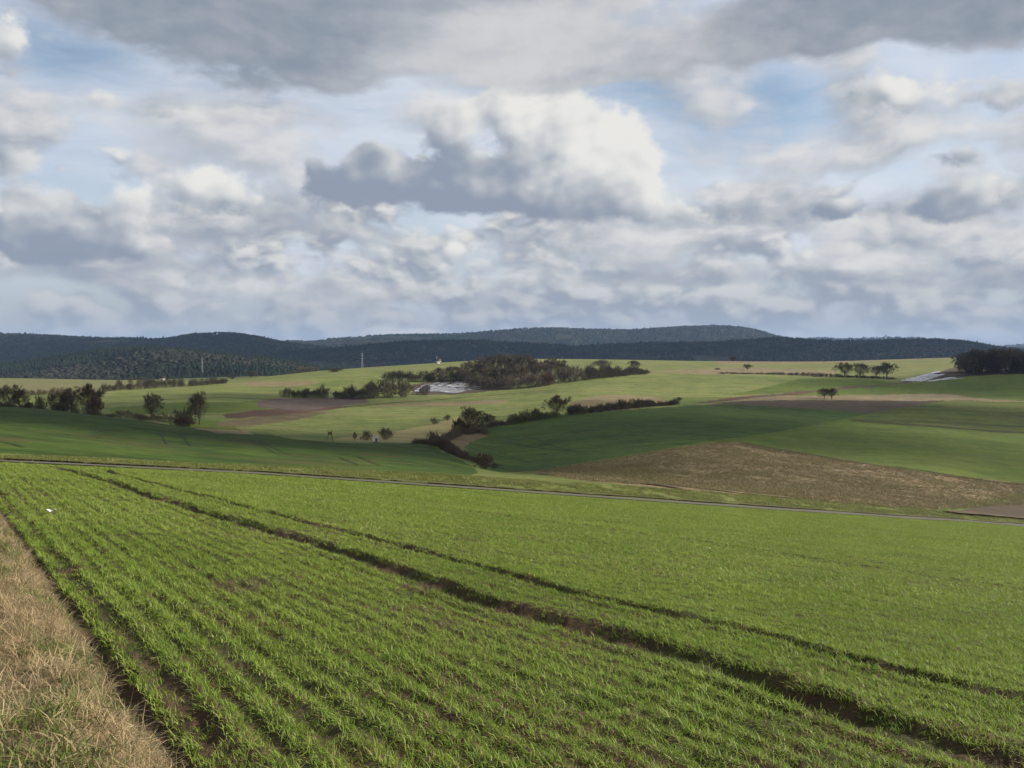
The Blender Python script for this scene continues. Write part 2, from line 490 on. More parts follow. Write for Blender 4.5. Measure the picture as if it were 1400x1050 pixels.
def field_mat(name, c1, c2, c3=None, big=30.0, fine=1.6, rowdir=None, rowgap=4.0, rowamt=0.0, rough=0.95, bumpd=0.25, c3amt=0.55):
    """two-tone growth with patches; optional drill-row streaks along rowdir (degrees)"""
    m, nt = mat(name)
    geo = nt.new('ShaderNodeNewGeometry')
    pos = geo.outputs['Position']
    a = noise(nt, pos, 1.0 / big, 4.0, 0.6)
    b = noise(nt, pos, 1.0 / fine, 3.0, 0.6)
    mid = noise(nt, pos, 1.0 / (fine * 5.0), 4.0, 0.65)
    f = a.smooth(0.3, 0.7) * 0.5 + (b - 0.5) * 2.2 + (mid - 0.5) * 2.6 + 0.25
    if rowdir is not None:
        sp = nt.new('ShaderNodeSeparateXYZ'); nt.link(pos, sp.inputs[0])
        x, y = E(nt, sp.outputs[0]), E(nt, sp.outputs[1])
        ca, sa = math.cos(math.radians(rowdir)), math.sin(math.radians(rowdir))
        lat = x * ca + y * -sa
        lon = x * sa + y * ca
        st = noise(nt, comb(nt, lat / rowgap, lon / (rowgap * 18.0), 1.3), 1.0, 3.0, 0.6)
        f = f + (st - 0.5) * rowamt
    col = mixc(nt, f.clamp(), c1, c2)
    if c3 is not None:
        d = noise(nt, pos, 1.0 / (big * 0.35), 5.0, 0.65)
        col = mixc(nt, d.smooth(0.48, 0.70) * c3amt, col, c3)
    finish(nt, col, rough, b + mid * 2.0, 0.1, bumpd=bumpd * 1.6)
    return m

# ------------------------------------------------------------------ fields
# name, Y range, photo outline, material, label
M = {}
M['bright'] = field_mat('verge_grass', (0.070, 0.092, 0.020), (0.115, 0.132, 0.032), (0.13, 0.11, 0.05), 9.0, 1.2)
M['lushl'] = field_mat('young_crop_lush', (0.020, 0.040, 0.005), (0.050, 0.082, 0.010), (0.066, 0.052, 0.018), 34.0, 1.8, rowdir=-60, rowgap=3.0, rowamt=1.6, c3amt=0.85)
M['lushr'] = field_mat('young_crop_deep', (0.020, 0.042, 0.006), (0.044, 0.076, 0.011), (0.056, 0.060, 0.016), 30.0, 1.8, rowdir=62, rowgap=3.0, rowamt=1.6)
M['green'] = field_mat('crop_green', (0.052, 0.078, 0.011), (0.092, 0.122, 0.019), (0.092, 0.088, 0.028), 30.0, 1.8, rowdir=75, rowgap=3.0, rowamt=2.0)
M['greenstripe'] = field_mat('crop_striped', (0.036, 0.050, 0.010), (0.080, 0.100, 0.018), (0.085, 0.074, 0.024), 60.0, 2.0, rowdir=78, rowgap=12.0, rowamt=3.0)
M['pasture'] = field_mat('pasture_pale', (0.078, 0.102, 0.026), (0.150, 0.168, 0.050), (0.17, 0.145, 0.064), 46.0, 2.4, rowdir=70, rowgap=4.0, rowamt=2.2)
M['upland'] = field_mat('upland_grass', (0.100, 0.120, 0.036), (0.152, 0.160, 0.054), (0.18, 0.155, 0.075), 60.0, 3.0, rowdir=80, rowgap=8.0, rowamt=1.3)
M['olive'] = field_mat('pasture_olive', (0.105, 0.115, 0.046), (0.150, 0.142, 0.062), (0.16, 0.115, 0.065), 50.0, 3.0)
M['stubble'] = field_mat('stubble', (0.112, 0.084, 0.047), (0.215, 0.158, 0.090), (0.090, 0.088, 0.034), 22.0, 1.5, rowdir=78, rowgap=1.6, rowamt=1.3, bumpd=0.5, c3amt=0.8)
M['straw'] = field_mat('dry_grass', (0.130, 0.104, 0.060), (0.220, 0.170, 0.098), (0.10, 0.10, 0.04), 20.0, 1.5)
M['meadow'] = field_mat('dry_meadow', (0.175, 0.155, 0.064), (0.255, 0.215, 0.092), (0.12, 0.14, 0.045), 22.0, 1.8)
M['dark'] = field_mat('dark_soil', (0.050, 0.038, 0.026), (0.080, 0.058, 0.040), (0.05, 0.055, 0.022), 30.0, 2.0, rowdir=82, rowgap=2.0, rowamt=0.9)
M['purple'] = field_mat('grey_brown_soil', (0.070, 0.052, 0.044), (0.105, 0.080, 0.066), None, 30.0, 2.0, rowdir=80, rowgap=2.0, rowamt=0.9)
M['red'] = field_mat('red_soil', (0.066, 0.036, 0.026), (0.100, 0.056, 0.040), (0.085, 0.080, 0.040), 24.0, 2.0, rowdir=78, rowgap=2.0, rowamt=0.9, c3amt=0.6)
M['sand'] = field_mat('sandy_soil', (0.140, 0.112, 0.060), (0.205, 0.160, 0.086), (0.11, 0.115, 0.045), 18.0, 2.0)
M['rough'] = field_mat('rough_brown_grass', (0.085, 0.066, 0.036), (0.135, 0.105, 0.056), (0.07, 0.080, 0.028), 14.0, 1.0)
M['valley'] = field_mat('valley_grass', (0.055, 0.080, 0.028), (0.085, 0.105, 0.038), None, 120.0, 10.0)

FIELDS = [
 # (key, material, ymin, ymax, outline)
 ('pasture', 'pasture', 225, 760, [(-400, 640), (1800, 640), (1800, 470), (-400, 470)]),
 ('hill_field', 'upland', 560, 1300, [(430, 512), (520, 506), (620, 510), (720, 512), (800, 515), (880, 512), (960, 512), (1100, 515), (1190, 522), (1260, 517), (1330, 505), (1900, 512), (1900, 440), (430, 440)]),
 ('olive_field', 'olive', 520, 960, [(-500, 541), (0, 541), (120, 538), (200, 529), (260, 523), (200, 505), (-500, 500)]),
 ('green_field', 'pasture', 560, 1000, [(215, 528), (300, 519), (400, 514), (450, 500), (200, 505)]),
 ('tan_strip', 'sand', 560, 760, [(322, 528), (340, 522), (425, 520.5), (440, 524), (400, 528)]),
 ('left_crop', 'lushl', 45, 232, [(-900, 640), (-900, 540), (0, 548), (100, 557), (200, 567), (300, 582), (400, 600), (480, 605), (560, 605.5), (590, 610), (615, 622), (640, 637), (655, 646), (600, 660), (-100, 660)]),
 ('sandy_edge', 'sand', 165, 265, [(196, 566), (240, 570), (335, 589), (345, 594), (300, 592.5), (250, 583), (205, 576)]),
 ('green_shoulder', 'green', 240, 420, [(200, 572), (300, 575), (330, 590), (250, 585)]),
 ('dark_green_band', 'green', 300, 470, [(150, 557), (250, 550), (385, 547.5), (380, 556), (300, 564), (230, 567), (150, 567)]),  # strip of darker green crop
 ('mid_crop', 'lushr', 120, 425, [(657, 646), (640, 618), (628, 605), (640, 590), (680, 579), (750, 569.5), (860, 560), (950, 554), (1010, 552), (1100, 557), (1195, 565), (1155, 574), (1080, 588), (1000, 601), (900, 616), (800, 633), (740, 642), (700, 646), (680, 650)]),
 ('stubble_field', 'stubble', 75, 270, [(735, 644), (800, 633), (900, 616), (960, 606), (1010, 604), (1100, 620), (1200, 637), (1300, 650), (1420, 664), (2000, 740), (1500, 702), (1400, 690), (1290, 697), (1200, 693), (1100, 685), (1000, 676), (900, 667), (800, 657.5), (750, 650)]),
 ('right_crop', 'green', 120, 420, [(960, 606), (1000, 601), (1080, 588), (1155, 574), (1230, 581), (1330, 588), (1420, 592), (2000, 610), (2000, 745), (1420, 664), (1300, 650), (1200, 637), (1100, 620), (1010, 604)]),
 ('corner_grass', 'green', 90, 200, [(1270, 698), (1340, 685), (1430, 668), (2000, 760), (2000, 780), (1430, 690), (1330, 700)]),
 ('corner_soil', 'dark', 90, 175, [(1302, 701), (1340, 692), (1400, 685), (1500, 690), (2000, 770), (2000, 800), (1500, 722), (1400, 709)]),
 ('striped_crop', 'greenstripe', 230, 520, [(1155, 574), (1195, 565), (1250, 556), (1290, 548.5), (1420, 549), (2000, 551), (2000, 610), (1420, 592), (1330, 588), (1230, 581)]),
 ('ploughed_field', 'dark', 320, 520, [(960, 555), (1000, 549), (1060, 547.5), (1290, 548.5), (1250, 556), (1195, 565), (1100, 558), (1010, 553)]),
 ('reed_strip', 'straw', 380, 560, [(985, 549), (1050, 541), (1180, 540), (1300, 539), (1340, 545), (1420, 547.5), (1420, 549), (1290, 548.5), (1060, 547.5)]),
 ('right_pasture', 'green', 420, 720, [(1080, 540.5), (1180, 529), (1260, 521.5), (1340, 513), (1400, 508), (2000, 500), (2000, 551), (1420, 547.5), (1340, 545), (1300, 539), (1180, 540)]),
 ('red_strip', 'red', 380, 700, [(945, 552), (1000, 543.5), (1090, 536), (1170, 528), (1240, 520.5), (1245, 522), (1180, 529.5), (1080, 540.5), (1040, 543), (985, 549.5)]),
 ('brown_ground', 'dark', 520, 760, [(1235, 522), (1270, 513), (1310, 502), (1400, 505), (1420, 509), (1340, 513.5), (1290, 518)]),  # dark brown ground at the foot of the ridge wood
 ('far_green', 'green', 460, 640, [(1050, 530), (1100, 517), (1190, 519), (1235, 522), (1170, 528), (1090, 536), (1000, 540)]),
 ('dry_strip', 'straw', 560, 820, [(886, 509), (960, 505), (1060, 503), (1140, 506), (1140, 515), (1060, 511), (950, 511)]),
 ('dry_crest', 'straw', 760, 990, [(980, 499), (1090, 497), (1230, 493), (1310, 490), (1310, 484), (980, 489)]),
 ('sand_patch', 'sand', 340, 470, [(786, 546), (815, 541), (860, 539.5), (892, 543), (918, 550), (880, 552.5), (840, 549)]),
 ('rough_slope', 'rough', 330, 440, [(780, 549), (815, 546), (840, 549), (880, 553), (870, 560), (790, 566)]),
 ('dry_meadow', 'meadow', 195, 360, [(430, 604), (470, 597), (540, 589), (600, 578), (626, 570), (650, 576), (628, 592), (600, 602), (568, 606), (500, 605.5)]),
 ('rough_triangle', 'rough', 170, 330, [(604, 608), (622, 597), (658, 591), (668, 597), (640, 606), (630, 616), (640, 628), (622, 622)]),
 ('pale_ridge', 'sand', 400, 560, [(505, 556), (560, 551), (640, 548), (700, 546), (690, 551), (610, 556)]),
 ('brown_fade', 'rough', 260, 460, [(296, 578), (360, 570), (430, 562), (455, 562), (405, 574), (340, 584), (296, 585)]),
 ('red_field', 'red', 280, 460, [(308, 567), (350, 559.5), (440, 554.5), (478, 556), (430, 562), (360, 570), (312, 573)]),
 ('grey_field', 'purple', 380, 560, [(352, 549), (385, 545), (500, 543), (506, 551), (440, 558), (352, 565)]),
 ('dark_valley_strip', 'dark', 520, 760, [(560, 540), (566, 526), (600, 519), (700, 522), (700, 532), (620, 541)]),
]
LABEL = {
 'pasture': 'pale green pasture rolling across the middle slopes', 'hill_field': 'sunlit light green upland field on the far ridge',
 'olive_field': 'olive pasture below the wooded hill', 'green_field': 'pale green field on the rise beside the dark wood', 'tan_strip': 'thin tan ploughed strip on the pale rise',
 'left_crop': 'dark green young crop with tractor lines beyond the lane', 'sandy_edge': 'pale sandy edge on the brow of the dark green crop', 'green_shoulder': 'small green shoulder behind the sandy edge',
 'mid_crop': 'deep green crop with paired wheel lines above the valley hedge', 'stubble_field': 'tan stubble field beyond the lane', 'right_crop': 'mid green crop above the tan stubble',
 'corner_grass': 'green grass edge round the dark corner soil', 'corner_soil': 'dark brown bare soil by the lane', 'striped_crop': 'striped green crop above the mid green crop',
 'ploughed_field': 'dark brown ploughed strip between green crop and straw strip', 'reed_strip': 'pale straw coloured strip with two small trees', 'right_pasture': 'dim green field below the dark wood',
 'red_strip': 'thin red soil strip leading to the white film', 'brown_ground': 'dark brown ground beside the dense wood', 'far_green': 'green field below the scrub trees', 'dry_strip': 'dry straw strip along the far hedge bank',
 'dry_crest': 'dry straw band on the far crest', 'sand_patch': 'sandy bare patch above the long low hedge', 'rough_slope': 'rough brown slope under the sandy patch', 'dry_meadow': 'yellow dry meadow by the hunting stand',
 'rough_triangle': 'brown rough grass triangle inside the valley hedge', 'pale_ridge': 'pale sandy band across the green slope', 'red_field': 'reddish soil field on the left slope', 'dark_green_band': 'darker green band under the pale green rise', 'brown_fade': 'brown rough grass below the reddish soil', 'grey_field': 'grey brown field in front of the hedge',
 'dark_valley_strip': 'dark soil round the white sheeting',
}

def inside(px, py, poly):
    r = np.zeros(px.shape, bool)
    n = len(poly)
    for i in range(n):
        x0, y0 = poly[i]; x1, y1 = poly[(i + 1) % n]
        if y0 == y1: continue
        c = ((py >= min(y0, y1)) & (py < max(y0, y1)))
        xs = x0 + (py - y0) * (x1 - x0) / (y1 - y0)
        r ^= c & (px < xs)
    return r

def mesh_np(name, co, quads, mt=None, smooth=True, tris=None):
    me = bpy.data.meshes.new(name)
    nq = 0 if quads is None else len(quads); ntr = 0 if tris is None else len(tris)
    loops = []
    if nq: loops.append(np.asarray(quads).reshape(-1))
    if ntr: loops.append(np.asarray(tris).reshape(-1))
    lv = np.concatenate(loops).astype(np.int32)
    me.vertices.add(len(co)); me.vertices.foreach_set('co', np.asarray(co, np.float32).reshape(-1))
    me.loops.add(len(lv)); me.loops.foreach_set('vertex_index', lv)
    me.polygons.add(nq + ntr)
    st = np.concatenate([np.arange(nq) * 4, nq * 4 + np.arange(ntr) * 3]).astype(np.int32)
    me.polygons.foreach_set('loop_start', st)
    if smooth: me.polygons.foreach_set('use_smooth', np.ones(nq + ntr, bool))
    me.update(calc_edges=True)
    if mt is not None: me.materials.append(mt)
    return me

def link(name, data, parent=None, label=None, cat=None, group=None, kind=None, loc=None):
    o = bpy.data.objects.new(name, data)
    COL.objects.link(o)
    if parent is not None: o.parent = parent
    if loc is not None: o.location = loc
    if label: o['label'] = label
    if cat: o['category'] = cat
    if group: o['group'] = group
    if kind: o['kind'] = kind
    return o

# near materials: soil under the young wheat, rough verge
def wheat_soil():
    m, nt = mat('red_brown_soil')
    geo = nt.new('ShaderNodeNewGeometry'); pos = geo.outputs['Position']
    a = noise(nt, pos, 2.0, 5.0, 0.65); b = noise(nt, pos, 28.0, 4.0, 0.7)
    col = mixc(nt, (a.smooth(0.3, 0.7) * 0.5 + (b - 0.5) * 1.2 + 0.25).clamp(), (0.032, 0.021, 0.012), (0.100, 0.064, 0.037))
    g = noise(nt, pos, 0.9, 5.0, 0.7)
    col = mixc(nt, g.smooth(0.40, 0.60) * 0.6, col, (0.038, 0.058, 0.012))
    finish(nt, col, 0.95, b + a * 1.5, 0.15, bumpd=0.07)
    return m
def verge_soil():
    m, nt = mat('verge_thatch')
    geo = nt.new('ShaderNodeNewGeometry'); pos = geo.outputs['Position']
    a = noise(nt, pos, 1.3, 5.0, 0.65); b = noise(nt, pos, 40.0, 4.0, 0.7)
    col = mixc(nt, ((b - 0.5) * 1.6 + 0.5).clamp(), (0.090, 0.062, 0.034), (0.22, 0.165, 0.095))
    col = mixc(nt, a.smooth(0.45, 0.6) * 0.6, col, (0.055, 0.08, 0.02))
    finish(nt, col, 0.95, b, 0.1, bumpd=0.03)
    return m
M['wheat'] = wheat_soil(); M['verge'] = verge_soil()

tcols = np.concatenate([-np.geomspace(1.6, 0.66, 36), np.linspace(-0.64, 0.64, 760), np.geomspace(0.66, 1.6, 36)])
yrows = np.concatenate([np.geomspace(0.5, 3.2, 14, endpoint=False), np.geomspace(3.2, 42, 230, endpoint=False), np.geomspace(42, 130, 170, endpoint=False),
                        np.geomspace(130, 1020, 330, endpoint=False), np.geomspace(1020, 9400, 40)])
TT, YY = np.meshgrid(tcols, yrows)
XX = TT * YY
ZZ = ground(XX, YY)
nr_, nc_ = XX.shape
co_all = np.stack([XX, YY, ZZ], -1).reshape(-1, 3)
xc = (XX[:-1, :-1] + XX[1:, 1:]) / 2; yc = (YY[:-1, :-1] + YY[1:, 1:]) / 2; zc = (ZZ[:-1, :-1] + ZZ[1:, 1:]) / 2
pxc, pyc = project(xc, yc, zc)
pxj = pxc + 1.5 * fbmn(xc * 0.25, yc * 0.25, 3) + 5.0 * fbmn(xc * 0.03, yc * 0.03, 3); pyj = pyc + 1.0 * fbmn(xc * 0.2 + 40, yc * 0.2, 3) + 2.2 * fbmn(xc * 0.025 + 9, yc * 0.025, 3)
fid = np.zeros(xc.shape, int)                 # 0 valley grass
keys = ['valley_ground', 'wheat_field', 'rough_verge', 'lane_bed', 'lane_verge'] + [f[0] for f in FIELDS]
mats = ['valley', 'wheat', 'verge', 'bright', 'bright'] + [f[1] for f in FIELDS]
lyc = laneYt(xc / yc)
fid[yc > lyc] = 4
fid[(yc > lyc + 16) & (yc > 130)] = keys.index('pasture')
for k, f in enumerate(FIELDS):
    key, mk, y0, y1, poly = f
    ok = (yc > y0) & (yc < y1) & (yc > lyc + 5)
    mm = ok & inside(pxj, pyj, poly)
    fid[mm] = 5 + k
sv = [(-600, 595), (0, 619.5), (150, 626), (350, 637), (520, 645.5), (640, 652), (700, 656), (870, 667.5), (1050, 681), (1250, 696), (1400, 709.5), (2000, 752)]
strip = (yc > lyc) & (yc < 135) & (pyj > np.interp(pxj, [a for a, b in sv], [b for a, b in sv]))
fid[strip] = 4
fid[yc > 1300] = 0
near = yc <= lyc
ed = edge_dist(xc, yc) + 0.10 * fbmn(xc * 1.1, yc * 1.1, 2)
fid[near] = 1
fid[near & (ed < -0.02)] = 2
vi = np.arange(nr_ * nc_).reshape(nr_, nc_)
quads = np.stack([vi[:-1, :-1], vi[:-1, 1:], vi[1:, 1:], vi[1:, :-1]], -1).reshape(-1, 4)
fl = fid.reshape(-1)
LABEL.update({'valley_ground': 'grassy valley floor before the wooded hills', 'wheat_field': 'red brown soil of the sown field under young wheat', 'rough_verge': 'thatchy bank of the field verge', 'lane_verge': 'bright grass strip along the far side of the lane'})
NAMES = {'left_crop': 'crop_field', 'mid_crop': 'crop_field', 'right_crop': 'crop_field', 'right_pasture': 'pasture', 'far_green': 'crop_field', 'rough_verge': 'grass_verge', 'corner_grass': 'grass_strip', 'corner_soil': 'bare_soil', 'lane_verge': 'grass_strip', 'valley_ground': 'ground'}
for k, key in enumerate(keys):
    sel = fl == k
    if not sel.any(): continue
    q = quads[sel]
    used, inv = np.unique(q, return_inverse=True)
    nm = NAMES.get(key, key)
    link(nm, mesh_np(nm, co_all[used], inv.reshape(-1, 4), M[mats[k]]), label=LABEL.get(key, None), kind='structure')

# land beside and behind the camera
def back_ground():
    az = np.linspace(math.atan(1.6), 2 * math.pi - math.atan(1.6), 60)
    rr = np.geomspace(0.9, 6000, 50)
    A, R = np.meshgrid(az, rr)
    X = R * np.sin(A); Y = R * np.cos(A)
    Z = np.clip(PA * X + PB * Y, -42, 14) - 0.02
    vi = np.arange(X.size).reshape(X.shape)
    q = np.stack([vi[:-1, :-1], vi[:-1, 1:], vi[1:, 1:], vi[1:, :-1]], -1).reshape(-1, 4)[:, ::-1]
    link('meadow', mesh_np('meadow', np.stack([X, Y, Z], -1).reshape(-1, 3), q, M['bright']), label='meadow hillside behind the verge', kind='structure')
back_ground()

# ------------------------------------------------------------------ lane and wheel lines draped on the land
def drape(name, pts, width, mt, lift, label=None, kind=None, parent=None, step=1.5, jag=0.0, cat=None, group=None):
    P = [np.array(pts[0], float)]
    for a, b in zip(pts[:-1], pts[1:]):
        a = np.array(a, float); b = np.array(b, float)
        n = max(1, int(np.linalg.norm(b - a) / step))
        for i in range(1, n + 1): P.append(a + (b - a) * i / n)
    P = np.array(P)
    T = np.gradient(P, axis=0); T /= np.linalg.norm(T, axis=1)[:, None]
    Nn = np.stack([-T[:, 1], T[:, 0]], -1)
    k = 5
    offs = np.linspace(-0.5, 0.5, k)
    co = []
    for i in range(len(P)):
        w = width * (1 + jag * float(fbmn(np.array([i * 0.37]), np.array([3.3]), 2)[0]))
        for o in offs:
            p = P[i] + Nn[i] * o * w
            co.append((p[0], p[1], 0))
    co = np.array(co); co[:, 2] = ground(co[:, 0], co[:, 1]) + lift
    vi = np.arange(len(co)).reshape(len(P), k)
    q = np.stack([vi[:-1, :-1], vi[:-1, 1:], vi[1:, 1:], vi[1:, :-1]], -1).reshape(-1, 4)
    return link(name, mesh_np(name, co, q, mt), parent, label, cat, group, kind)

def lane_mat():
    m, nt = mat('worn_asphalt')
    geo = nt.new('ShaderNodeNewGeometry'); pos = geo.outputs['Position']
    a = noise(nt, pos, 0.5, 5.0, 0.6); b = noise(nt, pos, 9.0, 4.0, 0.7)
    col = mixc(nt, (a * 0.6 + b * 0.6 - 0.1).clamp(), (0.066, 0.060, 0.044), (0.112, 0.100, 0.076))
    finish(nt, col, 0.9, b, 0.2, bumpd=0.01)
    return m
M['lane'] = lane_mat()
lane_pts = []
for px in range(-560, 2001, 40):
    t, _ = ray(px, 650)
    y = laneYt(np.array(t)) + 1.9
    lane_pts.append((t * y, float(y)))
drape('lane', lane_pts, 1.7, M['lane'], 0.05, 'narrow grey farm lane crossing below the wheat field', 'structure', step=2.0)

def track_mat():
    m, nt = mat('wheel_line_soil')
    geo = nt.new('ShaderNodeNewGeometry'); pos = geo.outputs['Position']
    a = noise(nt, pos, 0.6, 4.0, 0.6)
    finish(nt, mixc(nt, a.smooth(0.35, 0.65), (0.010, 0.016, 0.005), (0.024, 0.026, 0.010)), 0.95)
    return m
M['track'] = track_mat()
def wl(pix, w=0.20, ymin=60, ymax=600):
    pts = [hit(px, py, ymin, ymax) for px, py in pix]
    drape('wheel_line', pts, w, M['track'], 0.06, 'dark wheel line pressed into the green crop', 'structure', step=4.0, jag=0.5)
for pr in [
    [(486, 623), (500, 629), (520, 636)], [(465, 625), (490, 635)], [(352, 602), (385, 618), (398, 622)], [(340, 601), (378, 620)], [(246, 592), (252, 600), (262, 611)], [(218, 590), (228, 607)],
    [(148, 587), (132, 600)], [(141, 587), (126, 598)], [(0, 603), (20, 608), (34, 615)],
    [(690, 604), (740, 613), (802, 618)], [(715, 597), (735, 601), (760, 611), (790, 618)], [(776, 588), (800, 595)], [(788, 586), (808, 593)], [(818, 597), (860, 605), (880, 607)], [(823, 594), (855, 600), (885, 605)],
    [(855, 577), (875, 583)], [(900, 571), (930, 577)], [(905, 570), (938, 576), (980, 581), (1040, 583)], [(895, 585), (955, 594)], [(700, 625), (724, 632)], [(650, 613), (690, 625)], [(665, 613), (700, 624)], [(990, 578), (1045, 580)]]:
    wl(pr, 0.16 if pr[0][0] < 600 else 0.34)

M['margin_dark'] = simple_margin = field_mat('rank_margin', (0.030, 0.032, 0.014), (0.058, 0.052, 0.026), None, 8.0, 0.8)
def margin(pix, w, mt, label, ymin=90, ymax=700):
    drape('field_margin', [hit(px, py, ymin, ymax) for px, py in pix], w, M[mt], 0.10, label, 'structure', step=3.0, jag=0.9)
margin([(705, 645), (800, 633.5), (900, 616.5), (960, 606.5), (1000, 601), (1080, 588), (1155, 574), (1195, 565), (1250, 556)], 1.3, 'green', 'light grass margin between deep green crop and stubble')
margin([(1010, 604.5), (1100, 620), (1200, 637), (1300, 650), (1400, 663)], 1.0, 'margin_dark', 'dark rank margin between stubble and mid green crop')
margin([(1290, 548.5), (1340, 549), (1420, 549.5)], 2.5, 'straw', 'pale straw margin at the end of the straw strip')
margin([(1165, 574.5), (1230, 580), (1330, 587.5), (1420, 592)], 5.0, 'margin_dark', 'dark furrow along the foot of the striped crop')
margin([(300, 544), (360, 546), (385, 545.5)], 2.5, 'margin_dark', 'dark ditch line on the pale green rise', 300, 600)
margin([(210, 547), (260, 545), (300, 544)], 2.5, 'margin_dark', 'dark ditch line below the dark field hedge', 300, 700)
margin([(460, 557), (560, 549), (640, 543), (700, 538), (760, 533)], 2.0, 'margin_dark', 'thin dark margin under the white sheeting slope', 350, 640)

# ------------------------------------------------------------------ wooded hills
def simple(name, c1, c2, scale, rough=0.9, trans=None, objrand=0.0, spec=0.1):
    m, nt = mat(name)
    geo = nt.new('ShaderNodeNewGeometry')
    f = noise(nt, geo.outputs['Position'], scale, 4.0, 0.6).smooth(0.3, 0.7)
    if objrand:
        oi = nt.new('ShaderNodeObjectInfo')
        f = f * (1 - objrand) + E(nt, oi.outputs['Random']) * objrand
    finish(nt, mixc(nt, f, c1, c2), rough, None, spec, trans)
    return m
M['conifer'] = simple('conifer_foliage', (0.006, 0.012, 0.008), (0.017, 0.026, 0.015), 1 / 90.0)
M['barewood'] = simple('bare_wood_crowns', (0.015, 0.019, 0.012), (0.036, 0.034, 0.023), 1 / 70.0)
M['hillfloor'] = simple('forest_floor', (0.014, 0.018, 0.012), (0.030, 0.03, 0.02), 1 / 80.0)

def ico():
    p = (1 + 5 ** 0.5) / 2
    v = np.array([(-1, p, 0), (1, p, 0), (-1, -p, 0), (1, -p, 0), (0, -1, p), (0, 1, p), (0, -1, -p), (0, 1, -p), (p, 0, -1), (p, 0, 1), (-p, 0, -1), (-p, 0, 1)], float)
    v /= np.linalg.norm(v[0])
    f = np.array([(0, 11, 5), (0, 5, 1), (0, 1, 7), (0, 7, 10), (0, 10, 11), (1, 5, 9), (5, 11, 4), (11, 10, 2), (10, 7, 6), (7, 1, 8), (3, 9, 4), (3, 4, 2), (3, 2, 6), (3, 6, 8), (3, 8, 9), (4, 9, 5), (2, 4, 11), (6, 2, 10), (8, 6, 7), (9, 8, 1)])
    return v, f
IV, IF_ = ico()

def crowns(name, pos, rad, hgt, conif, mt, label, seed):
    r = np.random.default_rng(seed)
    n = len(pos)
    if n == 0: return
    if conif:
        k = 4
        a = np.arange(k) / k * 2 * np.pi
        base = np.concatenate([np.stack([np.cos(a), np.sin(a), np.full(k, 0.25)], -1), [[0, 0, 1.0], [0, 0, 0.0]]])
        f = np.array([(i, (i + 1) % k, 4) for i in range(k)])
    else:
        base = np.array([(1, 0, .5), (0, 1, .5), (-1, 0, .5), (0, -1, .5), (0, 0, 1), (0.5, 0.5, .85), (-0.5, -0.5, .85)], float)
        f = np.array([(0, 1, 5), (1, 4, 5), (4, 0, 5), (2, 3, 6), (3, 4, 6), (4, 2, 6), (1, 2, 4), (3, 0, 4)])
    co = base[None] * (1 + 0.22 * r.standard_normal((n, len(base), 1)))
    co = co * np.stack([rad, rad, hgt], -1)[:, None, :] + pos[:, None, :]
    tri = f[None] + (np.arange(n) * len(base))[:, None, None]
    link(name, mesh_np(name, co.reshape(-1, 3), None, mt, smooth=False, tris=tri.reshape(-1, 3)), label=label, kind='stuff')

def ridge(skyline, Yc, wf, wb, label, seed, gap, th, mixf, base=VALLEY, treeh=15.0, foot=None, wl_=None):
    px = np.arange(skyline[0][0], skyline[-1][0] + 1, 7.0)
    py = pchip([p[0] for p in skyline], [p[1] for p in skyline], px)
    ts = np.array([ray(a, b) for a, b in zip(px, py)])
    rows = np.concatenate([np.linspace(-1, 0, 26), np.linspace(0.12, 1, 8)])
    def zof(t, v):
        s = np.interp(t, ts[:, 0], ts[:, 1])
        yc = Yc + 260 * fbmn(t * 3.0 + seed, np.full(np.shape(t), seed * 1.7), 2)
        Y = np.where(v < 0, yc + v * wf, yc + v * wb)
        zc_ = CAMZ + s * yc - treeh
        pr = np.where(v < 0, 0.5 + 0.5 * np.cos(np.pi * np.clip(-v, 0, 1)), 0.5 + 0.5 * np.cos(np.pi * np.clip(v, 0, 1)))
        z = base - 6 + (zc_ - base + 6) * pr
        z = z + (zc_ - base) * 0.22 * fbmn(t * 9 + seed, v * 2.0 + seed, 4) * np.sin(np.pi * np.clip(-v, 0, 1)) 
        return Y, z
    T, V_ = np.meshgrid(ts[:, 0], rows)
    Y, Z = zof(T, V_)
    X = T * Y
    vi = np.arange(X.size).reshape(X.shape)
    q = np.stack([vi[:-1, :-1], vi[:-1, 1:], vi[1:, 1:], vi[1:, :-1]], -1).reshape(-1, 4)
    link('wooded_hill', mesh_np('wooded_hill', np.stack([X, Y, Z], -1).reshape(-1, 3), q, M['hillfloor']), label=label, kind='structure')
    r = np.random.default_rng(seed)
    area = (ts[-1, 0] - ts[0, 0]) * Yc * wf * 1.12
    n = int(area / gap ** 2)
    t = r.uniform(ts[0, 0], ts[-1, 0], n); v = r.uniform(-1.0, 0.14, n)
    Y, z = zof(t, v)
    X = t * Y
    sp = fbmn(X / 330.0 + seed, Y / 210.0, 3) + 0.25 * r.standard_normal(n) * 0.5
    keep = fbmn(X / 260.0 + 3 * seed, Y / 200.0 + 9, 3) > -0.42
    X, Y, z, sp = X[keep], Y[keep], z[keep], sp[keep]
    n = len(X)
    P = np.stack([X, Y, z - 1.0], -1)
    h = th * r.uniform(0.65, 1.25, n)
    c = sp > mixf
    crowns('conifer_forest', P[c], gap * r.uniform(0.32, 0.55, c.sum()), h[c] * 1.12, True, M['conifer'], 'dark conifer forest on ' + label, seed)
    d = ~c
    crowns('bare_forest', P[d], gap * r.uniform(0.45, 0.7, d.sum()), h[d] * 0.8, False, M['barewood'], 'bare brownish woodland on ' + label, seed + 1)
    return zof

